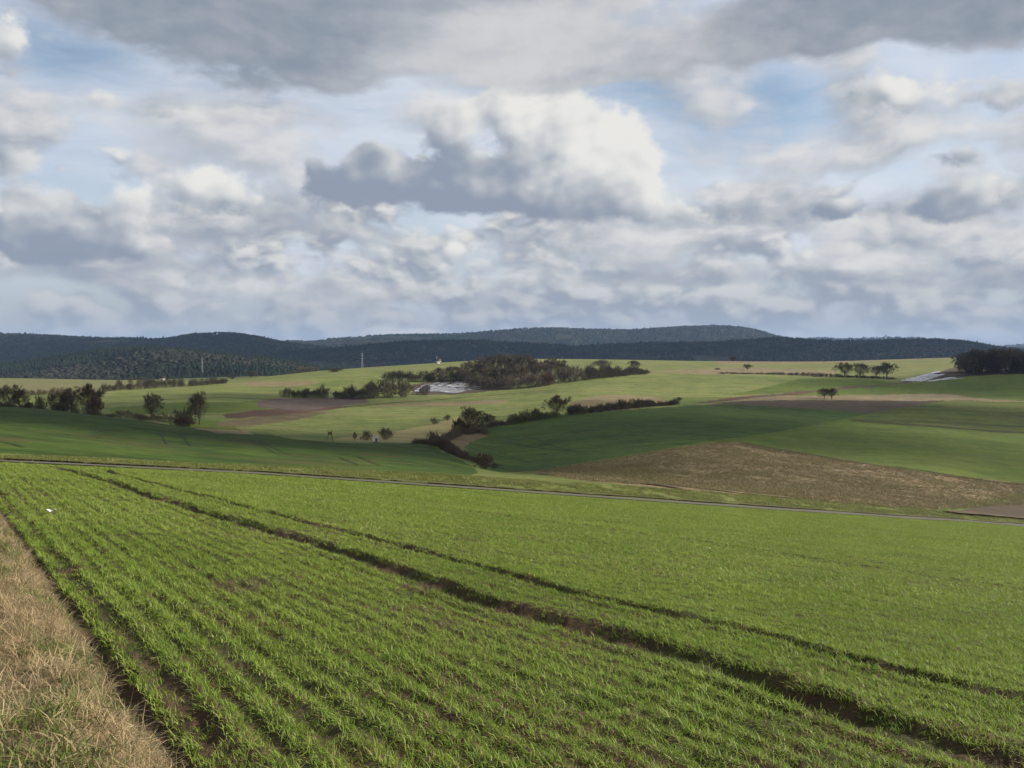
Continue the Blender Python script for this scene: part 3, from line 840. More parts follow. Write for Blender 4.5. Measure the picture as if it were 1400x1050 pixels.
ridge([(1040, 466), (1090, 463.5), (1120, 461.5), (1150, 463), (1190, 462), (1215, 460.5), (1250, 462), (1320, 466), (1370, 473), (1400, 470), (1500, 462), (1700, 456)], 7000, 700, 500, 'the palest farthest ridge', 5, 32, 14, -0.3, treeh=8)
ridge([(300, 470), (385, 466), (450, 462.5), (540, 457), (620, 456), (700, 450.5), (760, 448), (850, 450.5), (920, 446.5), (980, 444.5), (1030, 449.5), (1060, 458), (1100, 466), (1160, 474)], 4600, 1000, 600, 'the high blue ridge', 11, 15, 8, -0.10, treeh=6)
ridge([(-700, 450), (-300, 458), (-100, 454), (0, 455.5), (60, 457), (110, 460), (170, 461.5), (225, 460), (270, 456), (310, 455), (345, 458), (385, 466), (430, 472), (520, 480), (600, 490)], 3300, 750, 500, 'the dark left ridge', 23, 11.5, 7, -0.36, treeh=5)
ridge([(330, 486), (400, 480), (480, 473), (560, 466), (640, 464.5), (720, 468), (800, 470), (880, 468), (960, 467), (1020, 464), (1060, 461), (1110, 464), (1160, 465.5), (1220, 463.5), (1270, 463), (1310, 465), (1345, 470), (1375, 475), (1420, 477), (1500, 470), (1700, 462), (2000, 458)], 2700, 700, 450, 'the long dark ridge behind the fields', 31, 10.5, 6.5, -0.32, treeh=5)
ridge([(-500, 492), (-200, 500), (0, 497), (60, 489), (120, 480), (170, 475), (220, 474), (270, 479), (330, 485), (390, 492), (450, 501), (520, 509)], 1750, 520, 300, 'the low wooded slope at left', 47, 7.5, 6.5, -0.10, treeh=5)

# ------------------------------------------------------------------ bare winter trees and shrubs
M['bark'] = simple('grey_brown_bark', (0.050, 0.042, 0.034), (0.095, 0.080, 0.064), 2.0)
M['twig'] = simple('bare_twigs', (0.080, 0.066, 0.048), (0.140, 0.112, 0.080), 0.6, objrand=0.4)
M['twig_dark'] = simple('dark_twigs', (0.056, 0.050, 0.036), (0.100, 0.085, 0.060), 0.6, objrand=0.4)
M['twig_red'] = simple('russet_twigs', (0.078, 0.046, 0.033), (0.130, 0.080, 0.056), 0.6, objrand=0.4)
M['twig_pale'] = simple('pale_twigs', (0.105, 0.092, 0.066), (0.165, 0.145, 0.105), 0.6, objrand=0.4)
M['twig_green'] = simple('ivy_green_twigs', (0.050, 0.058, 0.026), (0.090, 0.090, 0.045), 0.6, objrand=0.4)

def tubes(segs, sides=5):
    co, q = [], []
    for p0, p1, r0, r1 in segs:
        d = p1 - p0
        L = np.linalg.norm(d)
        if L < 1e-6: continue
        d = d / L
        a = np.cross(d, (0.31, 0.87, 0.21)); a /= np.linalg.norm(a)
        b = np.cross(d, a)
        o = len(co)
        for p, r in ((p0, r0), (p1, r1)):
            for k in range(sides):
                an = 2 * np.pi * k / sides
                co.append(p + r * (np.cos(an) * a + np.sin(an) * b))
        for k in range(sides):
            j = (k + 1) % sides
            q.append((o + k, o + j, o + sides + j, o + sides + k))
    return np.array(co), np.array(q)

def grow(seed, kind):
    """limb segments and twig triangles of a plant about one unit tall"""
    r = np.random.default_rng(seed)
    segs, tw = [], []
    def perp(d):
        v = r.standard_normal(3); v -= d * v.dot(d); return v / np.linalg.norm(v)
    def twig(p, d, L, w):
        s = perp(d) * w
        m = p + d * L * 0.5 + perp(d) * L * 0.12
        tw.append((p - s, p + s, p + d * L))
    def branch(p, d, L, rad, depth):
        bend = perp(d) * 0.22
        m = p + (d * 0.5 + bend * 0.25) * L
        e = p + (d + bend * 0.2) * L
        segs.append((p, m, rad, rad * 0.85)); segs.append((m, e, rad * 0.85, rad * 0.62))
        d2 = (e - m); d2 /= np.linalg.norm(d2)
        if depth == 0:
            for _ in range(TW):
                u = r.uniform(0.1, 1.0)
                dd = d2 + perp(d2) * r.uniform(0.3, 1.1) + np.array((0, 0, 0.15)); dd /= np.linalg.norm(dd)
                twig(p + (e - p) * u, dd, r.uniform(0.5, 1.0) * TL, TWW)
            return
        nb = 3 if r.random() < 0.6 else 2
        for k in range(nb):
            ang = r.uniform(*ANG)
            dd = d2 * math.cos(ang) + perp(d2) * math.sin(ang) + np.array((0, 0, UP)); dd /= np.linalg.norm(dd)
            st = e if k < 2 else m
            branch(st, dd, L * r.uniform(0.66, 0.86), rad * 0.58, depth - 1)
    if kind == 'tree':
        TW, TL, TWW, ANG, UP = 11, 0.105, 0.0042, (0.35, 0.85), 0.10
        segs.append((np.array((0, 0, -0.05)), np.array((0.005, 0, 0.1)), 0.034, 0.028)); segs.append((np.array((0.005, 0, 0.1)), np.array((0, 0.01, 0.24)), 0.028, 0.025))
        for k in range(6):
            a = k * 1.05 + r.uniform(-.3, .3); ang = r.uniform(0.25, 0.95) if k else 0.1
            d = np.array((math.sin(ang) * math.cos(a), math.sin(ang) * math.sin(a), math.cos(ang)))
            branch(np.array((0, 0.01, 0.15 + 0.02 * k)), d, 0.235, 0.016, 4)
    elif kind == 'tall':
        TW, TL, TWW, ANG, UP = 11, 0.085, 0.0036, (0.3, 0.7), 0.16
        z0 = 0.0; p = np.array((0, 0, -0.05))
        for k in range(5):
            e = p + np.array((r.uniform(-.02, .02), r.uniform(-.02, .02), 0.17))
            segs.append((p, e, 0.022 - 0.003 * k, 0.019 - 0.003 * k))
            p = e
            for j in range(3 if k else 1):
                a = r.uniform(0, 6.28); ang = r.uniform(0.5, 1.0)
                d = np.array((math.sin(ang) * math.cos(a), math.sin(ang) * math.sin(a), math.cos(ang)))
                branch(p - np.array((0, 0, r.uniform(0, .12))), d, 0.17 - 0.018 * k, 0.010, 3)
    else:
        TW, TL, TWW, ANG, UP = 14, 0.17, 0.0085, (0.35, 0.95), 0.06
        for k in range(9):
            a = k * 0.7 + r.uniform(-.3, .3); ang = r.uniform(0.1, 1.15)
            d = np.array((math.sin(ang) * math.cos(a), math.sin(ang) * math.sin(a), math.cos(ang)))
            branch(np.array((0.10 * math.cos(a), 0.10 * math.sin(a), -0.04)), d, 0.36, 0.013, 3)
    sc, sq = tubes(segs, 4)
    # fine outer twigs fill the crown to a lumpy rounded outline
    cen, rad, n, rin, tl, tww = {'tree': ((0, 0, 0.56), (0.40, 0.40, 0.40), 3400, 0.30, 0.075, 0.0036), 'tall': ((0, 0, 0.60), (0.24, 0.24, 0.40), 2200, 0.2, 0.07, 0.0036),
                                 'bush': ((0, 0, 0.42), (0.62, 0.62, 0.50), 2000, 0.15, 0.15, 0.0080)}[kind]
    top0 = np.percentile(np.array(tw)[:, :, 2], 99)
    lob = r.standard_normal((7, 3)); lob /= np.linalg.norm(lob, axis=1)[:, None]
    d = r.standard_normal((n, 3)); d /= np.linalg.norm(d, axis=1)[:, None]
    R = 0.80 + 0.26 * np.max(np.clip(d @ lob.T, 0, 1) ** 3, axis=1) + 0.05 * r.standard_normal(n)
    q = (rin + (1 - rin) * r.random(n) ** 0.55) * R
    p = (np.array(cen) + d * np.array(rad) * q[:, None]) * top0
    p[:, 2] = np.maximum(p[:, 2], 0.02)
    dd = d + 0.55 * r.standard_normal((n, 3)); dd[:, 2] += 0.25; dd /= np.linalg.norm(dd, axis=1)[:, None]
    sd = np.cross(dd, r.standard_normal((n, 3))); sd /= np.linalg.norm(sd, axis=1)[:, None]
    L = tl * top0 * r.uniform(0.5, 1.1, n)[:, None]
    extra = np.stack([p - sd * tww * top0, p + sd * tww * top0, p + dd * L], 1)
    tw = np.concatenate([np.array(tw), extra])
    top = np.percentile(tw[:, :, 2], 99)
    wid = np.percentile(np.hypot(tw[:, :, 0], tw[:, :, 1]), 97)
    return dict(sc=sc / top, sq=sq, tw=tw / top, half=wid / top)

PLANTS = {'tree': [grow(s, 'tree') for s in (1, 2, 3)], 'tall': [grow(s, 'tall') for s in (4, 5)], 'bush': [grow(s, 'bush') for s in (6, 7, 8, 9)]}
_tm = {}
def plant_mesh(kind, v, twm):
    key = (kind, v, twm)
    if key not in _tm:
        g = PLANTS[kind][v]
        tk = (kind, v)
        if tk not in _tm:
            _tm[tk] = mesh_np('trunk', g['sc'], g['sq'], M['bark'])
        n = len(g['tw'])
        cr = mesh_np('crown', g['tw'].reshape(-1, 3), None, M[twm], smooth=False, tris=np.arange(n * 3).reshape(-1, 3))
        _tm[key] = (_tm[tk], cr, g['half'])
    return _tm[key]

def plant(px, top, Y, w, label, kind='tree', v=0, twm='twig', name=None, cat=None, group=None, base=None, rot=None):
    """stands on the land at distance Y under photo column px, crown top at photo row top, w photo pixels wide"""
    if base is not None:
        X, Y = hit(px, base, 30 if Y is None else Y * 0.8, 1100)
    else:
        X = ray(px, top)[0] * Y
    z = gz(X, Y)
    h = CAMZ + ray(px, top)[1] * Y - z
    h = max(h, 0.8)
    tr, cr, half = plant_mesh(kind, v, twm)
    wm = w * (1.3 if kind != 'bush' else 1.1) / F * Y / 2 / half
    o = link(name or ('shrub' if kind == 'bush' else 'tree'), None, label=label, cat=cat or ('shrub' if kind == 'bush' else 'tree'), group=group, loc=(X, Y, z))
    o.rotation_euler = (0, 0, random.uniform(0, 6.28) if rot is None else rot)
    o.scale = (wm, wm, h)
    o.empty_display_size = 0.3
    link('trunk' if kind != 'bush' else 'stems', tr, o)
    link('crown', cr, o)
    return o

def hedge(pts, hpx, label, twm='twig_dark', dens=1.0, wpx=14, ymin=60, ymax=1100, jh=0.45, name='hedge', cat='hedge'):
    """a thicket along photo points (px, base row[, Y]); hpx its height in photo pixels"""
    P = []
    for p in pts:
        if len(p) == 3: P.append((ray(p[0], p[1])[0] * p[2], p[2]))
        else: P.append(hit(p[0], p[1], ymin, ymax))
    P = np.array(P)
    r = np.random.default_rng(len(label) + int(pts[0][0]))
    L = np.concatenate([[0], np.cumsum(np.hypot(*np.diff(P, axis=0).T))])
    Ym = P[:, 1].mean()
    wm = wpx / F * Ym
    n = max(6, int(L[-1] / (wm * 0.42) * dens))
    sc_, sq_, tw_ = [], [], []
    off = 0
    org = np.array((P[0, 0], P[0, 1], gz(P[0, 0], P[0, 1])))
    for i in range(n):
        d = (i + r.uniform(0.1, 0.9)) / n * L[-1]
        x = np.interp(d, L, P[:, 0]) + r.normal(0, wm * 0.12); y = np.interp(d, L, P[:, 1]) + r.normal(0, wm * 0.3)
        g = PLANTS['bush'][r.integers(0, 4)]
        hh = hpx if np.isscalar(hpx) else np.interp(d / L[-1], np.linspace(0, 1, len(hpx)), hpx)
        h = hh / F * y * (1 + jh * r.uniform(-1, 1))
        w = wm / 2 / g['half'] * r.uniform(0.75, 1.3)
        a = r.uniform(0, 6.28)
        R = np.array(((math.cos(a), -math.sin(a), 0), (math.sin(a), math.cos(a), 0), (0, 0, 1))) * np.array((w, w, h))[:, None]
        o = np.array((x, y, gz(x, y))) - org
        sub = r.random(len(g['tw'])) < 0.6
        tw_.append(g['tw'][sub].reshape(-1, 3) @ R.T + o)
        half = len(g['sq']) // 3
        sq_.append(g['sq'][:half] + off); sc_.append(g['sc'] @ R.T + o); off += len(g['sc'])
    root = link(name, None, label=label, cat=cat, loc=org)
    root.empty_display_size = 0.3
    link('stems', mesh_np('stems', np.concatenate(sc_), np.concatenate(sq_), M['bark']), root, kind='stuff')
    tw_ = np.concatenate(tw_)
    link('crown', mesh_np('crown', tw_, None, M[twm], smooth=False, tris=np.arange(len(tw_)).reshape(-1, 3)), root)
    return root

# left group on the brow behind the dark green crop
plant(12, 527, 245, 30, 'rounded bare tree behind the dark crop brow beside a low dark bush', 'tree', 0, 'twig_dark')
plant(-14, 524, 250, 34, 'large bare tree at the end of the brow tree group', 'tree', 2, 'twig_dark')
plant(27, 533, 240, 20, 'smaller bare tree leaning on the rounded tree behind the brow', 'tall', 0, 'twig_dark')
plant(39, 549, 225, 13, 'low dark evergreen-looking bush on the brow of the dark crop', 'bush', 0, 'twig_dark')
plant(54, 541, 250, 17, 'thin greenish shrub between the low dark bush and the bare tree clump', 'bush', 1, 'twig_green')
plant(80, 537, 240, 30, 'broad bare tree at the edge of the bare tree clump behind the brow', 'tree', 1, 'twig_dark')
plant(97, 530, 248, 24, 'upright bare tree in the middle of the clump behind the brow', 'tall', 1, 'twig')
plant(122, 526, 252, 38, 'tallest bare tree of the clump behind the dark crop brow', 'tree', 0, 'twig_dark')
plant(130, 540, 236, 20, 'reddish brown bush under the tallest tree of the clump', 'bush', 2, 'twig_red')
hedge([(150, 566, 262), (190, 568, 262), (232, 568, 268)], 9, 'low brown hedge running from the bare clump to the round tree', 'twig', wpx=13)
plant(207, 539, 270, 24, 'round bare tree standing in the low brown hedge', 'tree', 1, 'twig_dark')
plant(272, 537, 262, 27, 'square-crowned bare tree beside the red soil field', 'tree', 2, 'twig_dark')
plant(243, 560, 235, 20, 'pale brown bush in front of the square-crowned tree', 'bush', 3, 'twig')
plant(250, 570, 215, 26, 'russet bramble bush on the sandy edge', 'bush', 0, 'twig_red')
plant(258, 556, 250, 18, 'dark shrub at the foot of the square-crowned tree', 'bush', 1, 'twig_dark')
hedge([(-20, 557, 236), (30, 557, 236), (70, 560, 238), (110, 563, 240), (148, 566, 244)], [9, 7, 8, 12, 9], 'dark undergrowth at the feet of the bare trees behind the brow', 'twig_dark', wpx=15)
hedge([(36, 541), (60, 540), (95, 538)], 7, 'thin brown hedge at the foot of the olive pasture', 'twig', ymin=420, ymax=800, wpx=9)
hedge([(142, 535), (170, 533), (206, 531), (260, 528), (310, 524)], [10, 12, 9, 6, 5], 'dark field hedge between olive pasture and pale green rise', 'twig_dark', ymin=420, ymax=900, wpx=10)
plant(208, 519, 640, 16, 'grey bush on the dark field hedge near the little white house', 'bush', 2, 'twig')
plant(290, 516, 880, 15, 'dark shrub on the far side of the pale green rise', 'bush', 3, 'twig_dark')
plant(343, 507, 860, 17, 'dark round tree on the crest of the pale green rise', 'tree', 1, 'twig_dark')
plant(318, 512, 880, 10, 'tiny bush near the dark round tree on the crest', 'bush', 0, 'twig_dark')
plant(420, 501, 900, 36, 'pale brown leafless copse on the crest of the far field', 'bush', 1, 'twig_pale', name='copse', cat='copse')
plant(457, 503, 760, 24, 'dark dense bush on the upland field', 'bush', 2, 'twig_dark')
# hedges round the white sheeting
hedge([(386, 543), (430, 544), (470, 545), (505, 546)], [11, 13, 14, 16], 'dark hedge above the grey brown field', 'twig_dark', ymin=400, ymax=700, wpx=15, dens=1.3)
for k, (a, t, w, lab) in enumerate([(508, 522, 34, 'spreading bare thicket at the end of the dark hedge above the grey field'), (530, 519, 36, 'wide grey thicket between the dark hedge and the white sheeting'), (552, 520, 26, 'grey thicket beside the white sheeting')]):
    plant(a, t, 505 + 8 * k, w, lab, 'bush', k, 'twig')
plant(581, 526, 545, 20, 'lone dark bush on the edge of the white sheeting', 'bush', 3, 'twig_dark')
hedge([(522, 520), (560, 521), (600, 521), (650, 521), (700, 521)], [12, 10, 11, 13, 14], 'long dark thicket above the white sheeting', 'twig_dark', ymin=560, ymax=900, wpx=18, dens=1.2)
wood = [(600, 503, 640), (620, 501, 660), (645, 493, 650), (662, 487, 660), (676, 486, 680), (690, 484, 650), (703, 486, 665), (716, 485, 640), (730, 492, 655), (752, 489, 640), (764, 493, 650), (742, 497, 620), (712, 498, 610), (690, 502, 600), (668, 500, 640), (636, 504, 630)]
for k, (a, t, Y) in enumerate(wood):
    plant(a, t, Y, 28 if k % 3 else 22, 'bare tree of the brown wood beside the white sheeting', 'tree' if k % 3 else 'tall', k % 2, ['twig', 'twig_dark', 'twig'][k % 3], group='trees of the wood beside the white sheeting')
hedge([(640, 529), (690, 531), (730, 529), (760, 525)], [13, 14, 15, 14], 'brown undergrowth along the front of the wood', 'twig', ymin=450, ymax=800, wpx=18, dens=1.1)
plant(748, 511, 575, 20, 'red-brown bush in front of the wood', 'bush', 0, 'twig_red')
plant(783, 500, 590, 34, 'pale grey thicket at the corner of the wood', 'bush', 1, 'twig_pale')
plant(770, 504, 600, 26, 'grey thicket between the red-brown bush and the pale thicket', 'bush', 2, 'twig')
hedge([(798, 520), (830, 516), (860, 513), (886, 511)], [16, 13, 11, 5], 'dark dense hedge running from the wood to the lone tree', 'twig_dark', ymin=500, ymax=800, wpx=14, dens=1.4)
plant(867, 493, 690, 14, 'lone compact dark tree at the end of the dense hedge', 'tree', 1, 'twig_dark')
plant(824, 492, 720, 22, 'pale feathery bare tree behind the dense hedge', 'tree', 2, 'twig_pale')
# the valley hedge
plant(640, 557, None, 30, 'large bare shrub tree at the head of the valley hedge', 'tree', 2, 'twig', base=593, )
plant(628, 572, None, 24, 'dark bush against the large bare shrub tree', 'bush', 0, 'twig_dark', base=593)
plant(658, 562, None, 18, 'small ivy-green tree beside the large bare shrub tree', 'tall', 0, 'twig_green', base=586)
plant(670, 566, None, 16, 'small upright bare tree near the corner of the deep green crop', 'tall', 1, 'twig', base=584)
plant(592, 590, None, 18, 'round dark bush at the top of the winding valley hedge', 'bush', 1, 'twig_dark', base=608)
hedge([(566, 606), (590, 609), (610, 615), (620, 622), (640, 634), (660, 640), (676, 643)], [4, 10, 11, 9, 9, 11, 5], 'winding dark bramble hedge along the valley ditch', 'twig', ymin=150, ymax=300, wpx=16, dens=1.3)
plant(662, 619, None, 26, 'russet bush at the low end of the winding valley hedge', 'bush', 3, 'twig_red', base=641)
plant(606, 602, None, 18, 'brown bramble mound on the winding valley hedge', 'bush', 2, 'twig_red', base=616)
hedge([(592, 607), (612, 601), (626, 595), (650, 588), (678, 583), (697, 580)], [7, 5, 9, 9, 7, 6], 'dark scrub joining the winding hedge to the deep green crop corner', 'twig', ymin=200, ymax=400, wpx=12, dens=1.1)
hedge([(640, 594), (656, 590), (664, 594)], 6, 'low straw-brown scrub on the rough triangle', 'twig_pale', ymin=200, ymax=400, wpx=12)
hedge([(696, 580), (715, 577), (740, 573), (760, 571)], [9, 12, 12, 8], 'green tinged hedge along the top of the deep green crop', 'twig_green', ymin=250, ymax=450, wpx=13, dens=1.3)
plant(762, 541, None, 33, 'round bare tree in the hedge above the deep green crop', 'tree', 0, 'twig', base=570)
hedge([(776, 568), (810, 564), (850, 560), (890, 556), (925, 553)], [10, 9, 10, 6, 5], 'long low dark hedge above the deep green crop', 'twig_dark', ymin=280, ymax=500, wpx=12, dens=1.4)
plant(928, 543, 420, 12, 'small pale shrub where the long low hedge ends', 'bush', 0, 'twig_pale')
# meadow saplings
plant(485, 591, None, 6, 'thin sapling on the dry meadow next to the hunting stand', 'tall', 0, 'twig', base=603)
plant(501, 589, None, 15, 'small rounded bare bush on the dry meadow', 'bush', 1, 'twig_pale', base=602)
plant(527, 585, None, 20, 'larger rounded bare bush on the dry meadow behind the white box', 'bush', 2, 'twig_pale', base=601)
plant(594, 571, None, 12, 'small bare shrub on top of the dry meadow', 'bush', 3, 'twig_pale', base=580)
plant(612, 567, None, 10, 'tiny bare shrub at the upper corner of the dry meadow', 'bush', 0, 'twig_pale', base=575)
# far right
plant(1022, 498, 735, 12, 'small round tree on the dry far bank', 'tree', 0, 'twig_green')
plant(981, 503, 735, 8, 'wispy shrub on the dry far bank', 'bush', 1, 'twig_pale')
plant(1002, 487, 930, 9, 'reddish shrub on the far crest', 'bush', 2, 'twig_red')
hedge([(985, 511), (1060, 512), (1130, 515), (1200, 518), (1224, 519)], [2, 2, 4, 4, 3], 'thin dark bank hedge under the scrub trees', 'twig_dark', ymin=560, ymax=800, wpx=7, jh=0.3)
for k, (a, t, w, v, tm, lab) in enumerate([(1155, 496, 20, 0, 'twig_green', 'leafy-looking scrub tree at one end of the bank hedge'), (1176, 497, 22, 1, 'twig', 'broad scrub tree second along the bank hedge'), (1198, 500, 18, 2, 'twig', 'short scrub tree third along the bank hedge'), (1213, 496, 24, 0, 'twig_green', 'dense scrub tree at the white film end of the bank hedge')]):
    plant(a, t, 655, w, lab, 'tree', v, tm)
plant(1127, 531, None, 14, 'small umbrella-shaped tree on the straw strip', 'tree', 1, 'twig_dark', base=545, group='pair of small trees on the straw strip')
plant(1137, 531, None, 17, 'small umbrella-shaped tree on the straw strip', 'tree', 0, 'twig_dark', base=545.5, group='pair of small trees on the straw strip')
rw = np.random.default_rng(12)
k = 0
for a in range(1318, 1480, 9):
    for row in range(2):
        top = 482 + (6 if a < 1324 else 0) + rw.uniform(-5, 5) - row * 1.5
        plant(a + rw.uniform(-3, 3) + row * 4, top, 655 + row * 25 + rw.uniform(-6, 6), 24 + 6 * (k % 2), 'dark crowded tree in the dense wood on the ridge', 'tree', k % 3, 'twig_dark' if k % 3 else 'twig', group='trees of the dense ridge wood')
        k += 1
hedge([(1312, 508), (1340, 509), (1400, 510), (1470, 512)], 13, 'dark undergrowth along the front of the dense ridge wood', 'twig_dark', ymin=520, ymax=800, wpx=18, dens=1.3)

# ------------------------------------------------------------------ small built things
def boxes(name, items, mt, parent=None, **kw):
    """boxes (cx, cy, cz, sx, sy, sz) as one bevelled mesh"""
    bm = bmesh.new()
    for cx, cy, cz, sx, sy, sz in items:
        r = bmesh.ops.create_cube(bm, size=1.0)
        bmesh.ops.scale(bm, vec=(sx, sy, sz), verts=r['verts'])
        bmesh.ops.translate(bm, vec=(cx, cy, cz), verts=r['verts'])
    me = bpy.data.meshes.new(name); bm.to_mesh(me); bm.free()
    me.materials.append(mt)
    return link(name, me, parent, **kw)

def bar(name, a, b, r, mt, parent=None, sides=6):
    sc, sq = tubes([(np.array(a, float), np.array(b, float), r, r)], sides)
    return link(name, mesh_np(name, sc, sq, mt), parent)

def gable(name, w, d, z0, h, mt, parent, over=0.25):
    w2, d2 = w / 2 + over, d / 2 + over
    v = [(-w2, -d2, z0), (w2, -d2, z0), (w2, d2, z0), (-w2, d2, z0), (-w2, 0, z0 + h), (w2, 0, z0 + h)]
    me = mesh_np(name, np.array(v), [(0, 1, 5, 4), (2, 3, 4, 5), (3, 2, 1, 0)], mt, smooth=False, tris=[(0, 4, 3), (1, 2, 5)])
    return link(name, me, parent)

M['white'] = simple('white_render', (0.62, 0.60, 0.56), (0.75, 0.73, 0.70), 0.8)
M['slate'] = simple('dark_roof', (0.05, 0.045, 0.042), (0.09, 0.075, 0.065), 0.7)
M['pane'] = simple('dark_pane', (0.03, 0.035, 0.04), (0.05, 0.055, 0.06), 1.0, rough=0.2, spec=0.5)
M['wood'] = simple('weathered_wood', (0.10, 0.065, 0.035), (0.19, 0.125, 0.07), 2.0)
M['steel'] = simple('galvanised_steel', (0.30, 0.31, 0.32), (0.42, 0.43, 0.44), 0.5, rough=0.5)

def house(px, base, Y, w, d, h, label, rot=0.3, name='farmhouse'):
    X = ray(px, base)[0] * Y
    z = gz(X, Y)
    o = link(name, None, label=label, cat='house', loc=(X, Y, z - 0.1)); o.rotation_euler = (0, 0, rot)
    boxes('wall', [(0, 0, h / 2, w, d, h)], M['white'], o)
    gable('roof', w, d, h + 0.003, h * 0.7, M['slate'], o)
    for x in (-w * 0.28, w * 0.05):
        boxes('window', [(x, -d / 2 - 0.02, h * 0.58, 0.8, 0.06, 0.9)], M['pane'], o)
    boxes('door', [(w * 0.32, -d / 2 - 0.02, 0.95, 0.9, 0.06, 1.9)], M['wood'], o)
    return o
house(600, 497, 850, 3.6, 3.2, 2.6, 'small white building with dark roof on the far upland crest', 0.5)
house(222, 522, 905, 4.4, 3.6, 3.0, 'little white house below the wooded slope', -0.3)

# dark trailer beside the white building, with a mast
def mast(px, top, Y, label, arms, name='power_pylon', cat='pylon', hw=1.5):
    X = ray(px, top)[0] * Y
    z = gz(X, Y); H = CAMZ + ray(px, top)[1] * Y - z
    o = link(name, None, label=label, cat=cat, loc=(X, Y, z))
    for sx in (-1, 1):
        for sy in (-1, 1):
            bar('leg', (sx * hw, sy * hw, -0.3), (sx * 0.2, sy * 0.2, H), 0.12, M['steel'], o, 4)
    n = 8
    for k in range(n):
        a, b = k / n, (k + 1) / n
        wa, wb = hw + (0.2 - hw) * a, hw + (0.2 - hw) * b
        for sy in (-1, 1):
            bar('brace', (-wa, sy * wa, a * H), (wb, sy * wb, b * H), 0.06, M['steel'], o, 3)
    for f, L in arms:
        bar('cross_arm', (-L, 0, H * f), (L, 0, H * f), 0.12, M['steel'], o, 4)
    return o
mast(495, 482, 1250, 'lattice power pylon standing in front of the dark wooded ridge', [(0.72, 4.5), (0.86, 3.6), (0.96, 2.6)])
mast(276, 488, 1300, 'lattice power pylon in front of the low wooded slope', [(0.72, 4.0), (0.88, 3.2)])
mast(597, 487, 852, 'slim lattice mast behind the small white building', [(0.95, 0.5)], 'radio_mast', 'mast', 0.3)

def hill_tower(px, base, top, Y, label, wing):
    t, s0 = ray(px, base); s1 = ray(px, top)[1]
    X = t * Y; z0 = CAMZ + s0 * Y; H = (s1 - s0) * Y
    o = link('hill_tower', None, label=label, cat='tower', loc=(X, Y, z0))
    w = H * 0.28
    boxes('shaft', [(0, 0, H * 0.30, w, w, H * 0.9)], M['white'], o)
    sc = np.array([(-w * .6, -w * .6, H * .753), (w * .6, -w * .6, H * .753), (w * .6, w * .6, H * .753), (-w * .6, w * .6, H * .753), (0, 0, H)])
    link('spire', mesh_np('spire', sc, [(3, 2, 1, 0)], M['slate'], False, [(0, 1, 4), (1, 2, 4), (2, 3, 4), (3, 0, 4)]), o)
    if wing:
        boxes('hall', [(-w * 2.3, 0, H * 0.05, w * 3.2, w * 1.4, H * 0.45)], M['white'], o)
        g = gable('hall_roof', w * 3.2, w * 1.4, H * 0.278, H * 0.2, M['slate'], o, 0.5); g.location.x = -w * 2.3
    for k in range(2):
        boxes('window', [(0, -w / 2 - 0.04, H * (0.35 + 0.22 * k), w * 0.25, 0.12, H * 0.1)], M['pane'], o)
hill_tower(297, 459, 453.5, 3200, 'white church-like tower with a hall on the dark left ridge', True)
hill_tower(1211, 464, 457.5, 6600, 'slim lookout tower on the palest farthest ridge', False)

# raised hunting stand
def stand():
    X, Y = hit(451, 603, 150, 300)
    z = gz(X, Y)
    o = link('hunting_stand', None, label='wooden raised hunting stand on splayed legs at the meadow edge', cat='hunting stand', loc=(X, Y, z)); o.rotation_euler = (0, 0, 0.4); o.scale = (0.72, 0.72, 0.82)
    for sx in (-1, 1):
        for sy in (-1, 1):
            bar('leg', (sx * 0.85, sy * 0.7, -0.2), (sx * 0.42, sy * 0.4, 1.75), 0.06, M['wood'], o, 5)
    boxes('floor', [(0, 0, 1.73, 1.1, 1.0, 0.08)], M['wood'], o)
    boxes('side_panel', [(0, -0.50, 2.08, 1.1, 0.05, 0.6)], M['wood'], o)
    boxes('side_panel', [(-0.53, 0.03, 2.08, 0.05, 0.96, 0.6)], M['wood'], o)
    boxes('side_panel', [(0.53, 0.03, 2.08, 0.05, 0.96, 0.6)], M['wood'], o)
    for sx in (-1, 1):
        bar('roof_post', (sx * 0.48, -0.44, 2.2), (sx * 0.48, -0.44, 2.85), 0.04, M['wood'], o, 4)
        bar('roof_post', (sx * 0.48, 0.44, 1.7), (sx * 0.48, 0.44, 2.7), 0.04, M['wood'], o, 4)
    r = boxes('roof', [(0, 0, 2.88, 1.35, 1.3, 0.06)], M['slate'], o); r.rotation_euler = (-0.08, 0, 0)
    ld = link('ladder', None, o)
    for sx in (-0.2, 0.2):
        bar('rail', (0.9 + 0.0, sx, 0.0), (0.55, sx, 1.75), 0.035, M['wood'], ld, 4)
    for k in range(6):
        f = (k + 0.5) / 6
        bar('rung', (0.9 - 0.35 * f, -0.2, 1.75 * f), (0.9 - 0.35 * f, 0.2, 1.75 * f), 0.022, M['wood'], ld, 4)
stand()

def white_box():
    X, Y = hit(513.5, 605, 150, 300)
    z = gz(X, Y)
    o = link('field_hut', None, label='small white box-like hut with dark lid on the meadow edge', cat='hut', loc=(X, Y, z)); o.rotation_euler = (0, 0, 0.25)
    boxes('plinth', [(0, 0, 0.10, 0.95, 0.85, 0.34)], M['slate'], o)
    boxes('wall', [(0, 0, 0.70, 1.05, 0.95, 0.86)], M['white'], o)
    r = boxes('lid', [(0, 0, 1.17, 1.2, 1.1, 0.07)], M['steel'], o); r.rotation_euler = (0.07, 0, 0)
    boxes('door', [(0.1, -0.487, 0.62, 0.45, 0.03, 0.6)], M['wood'], o)
white_box()

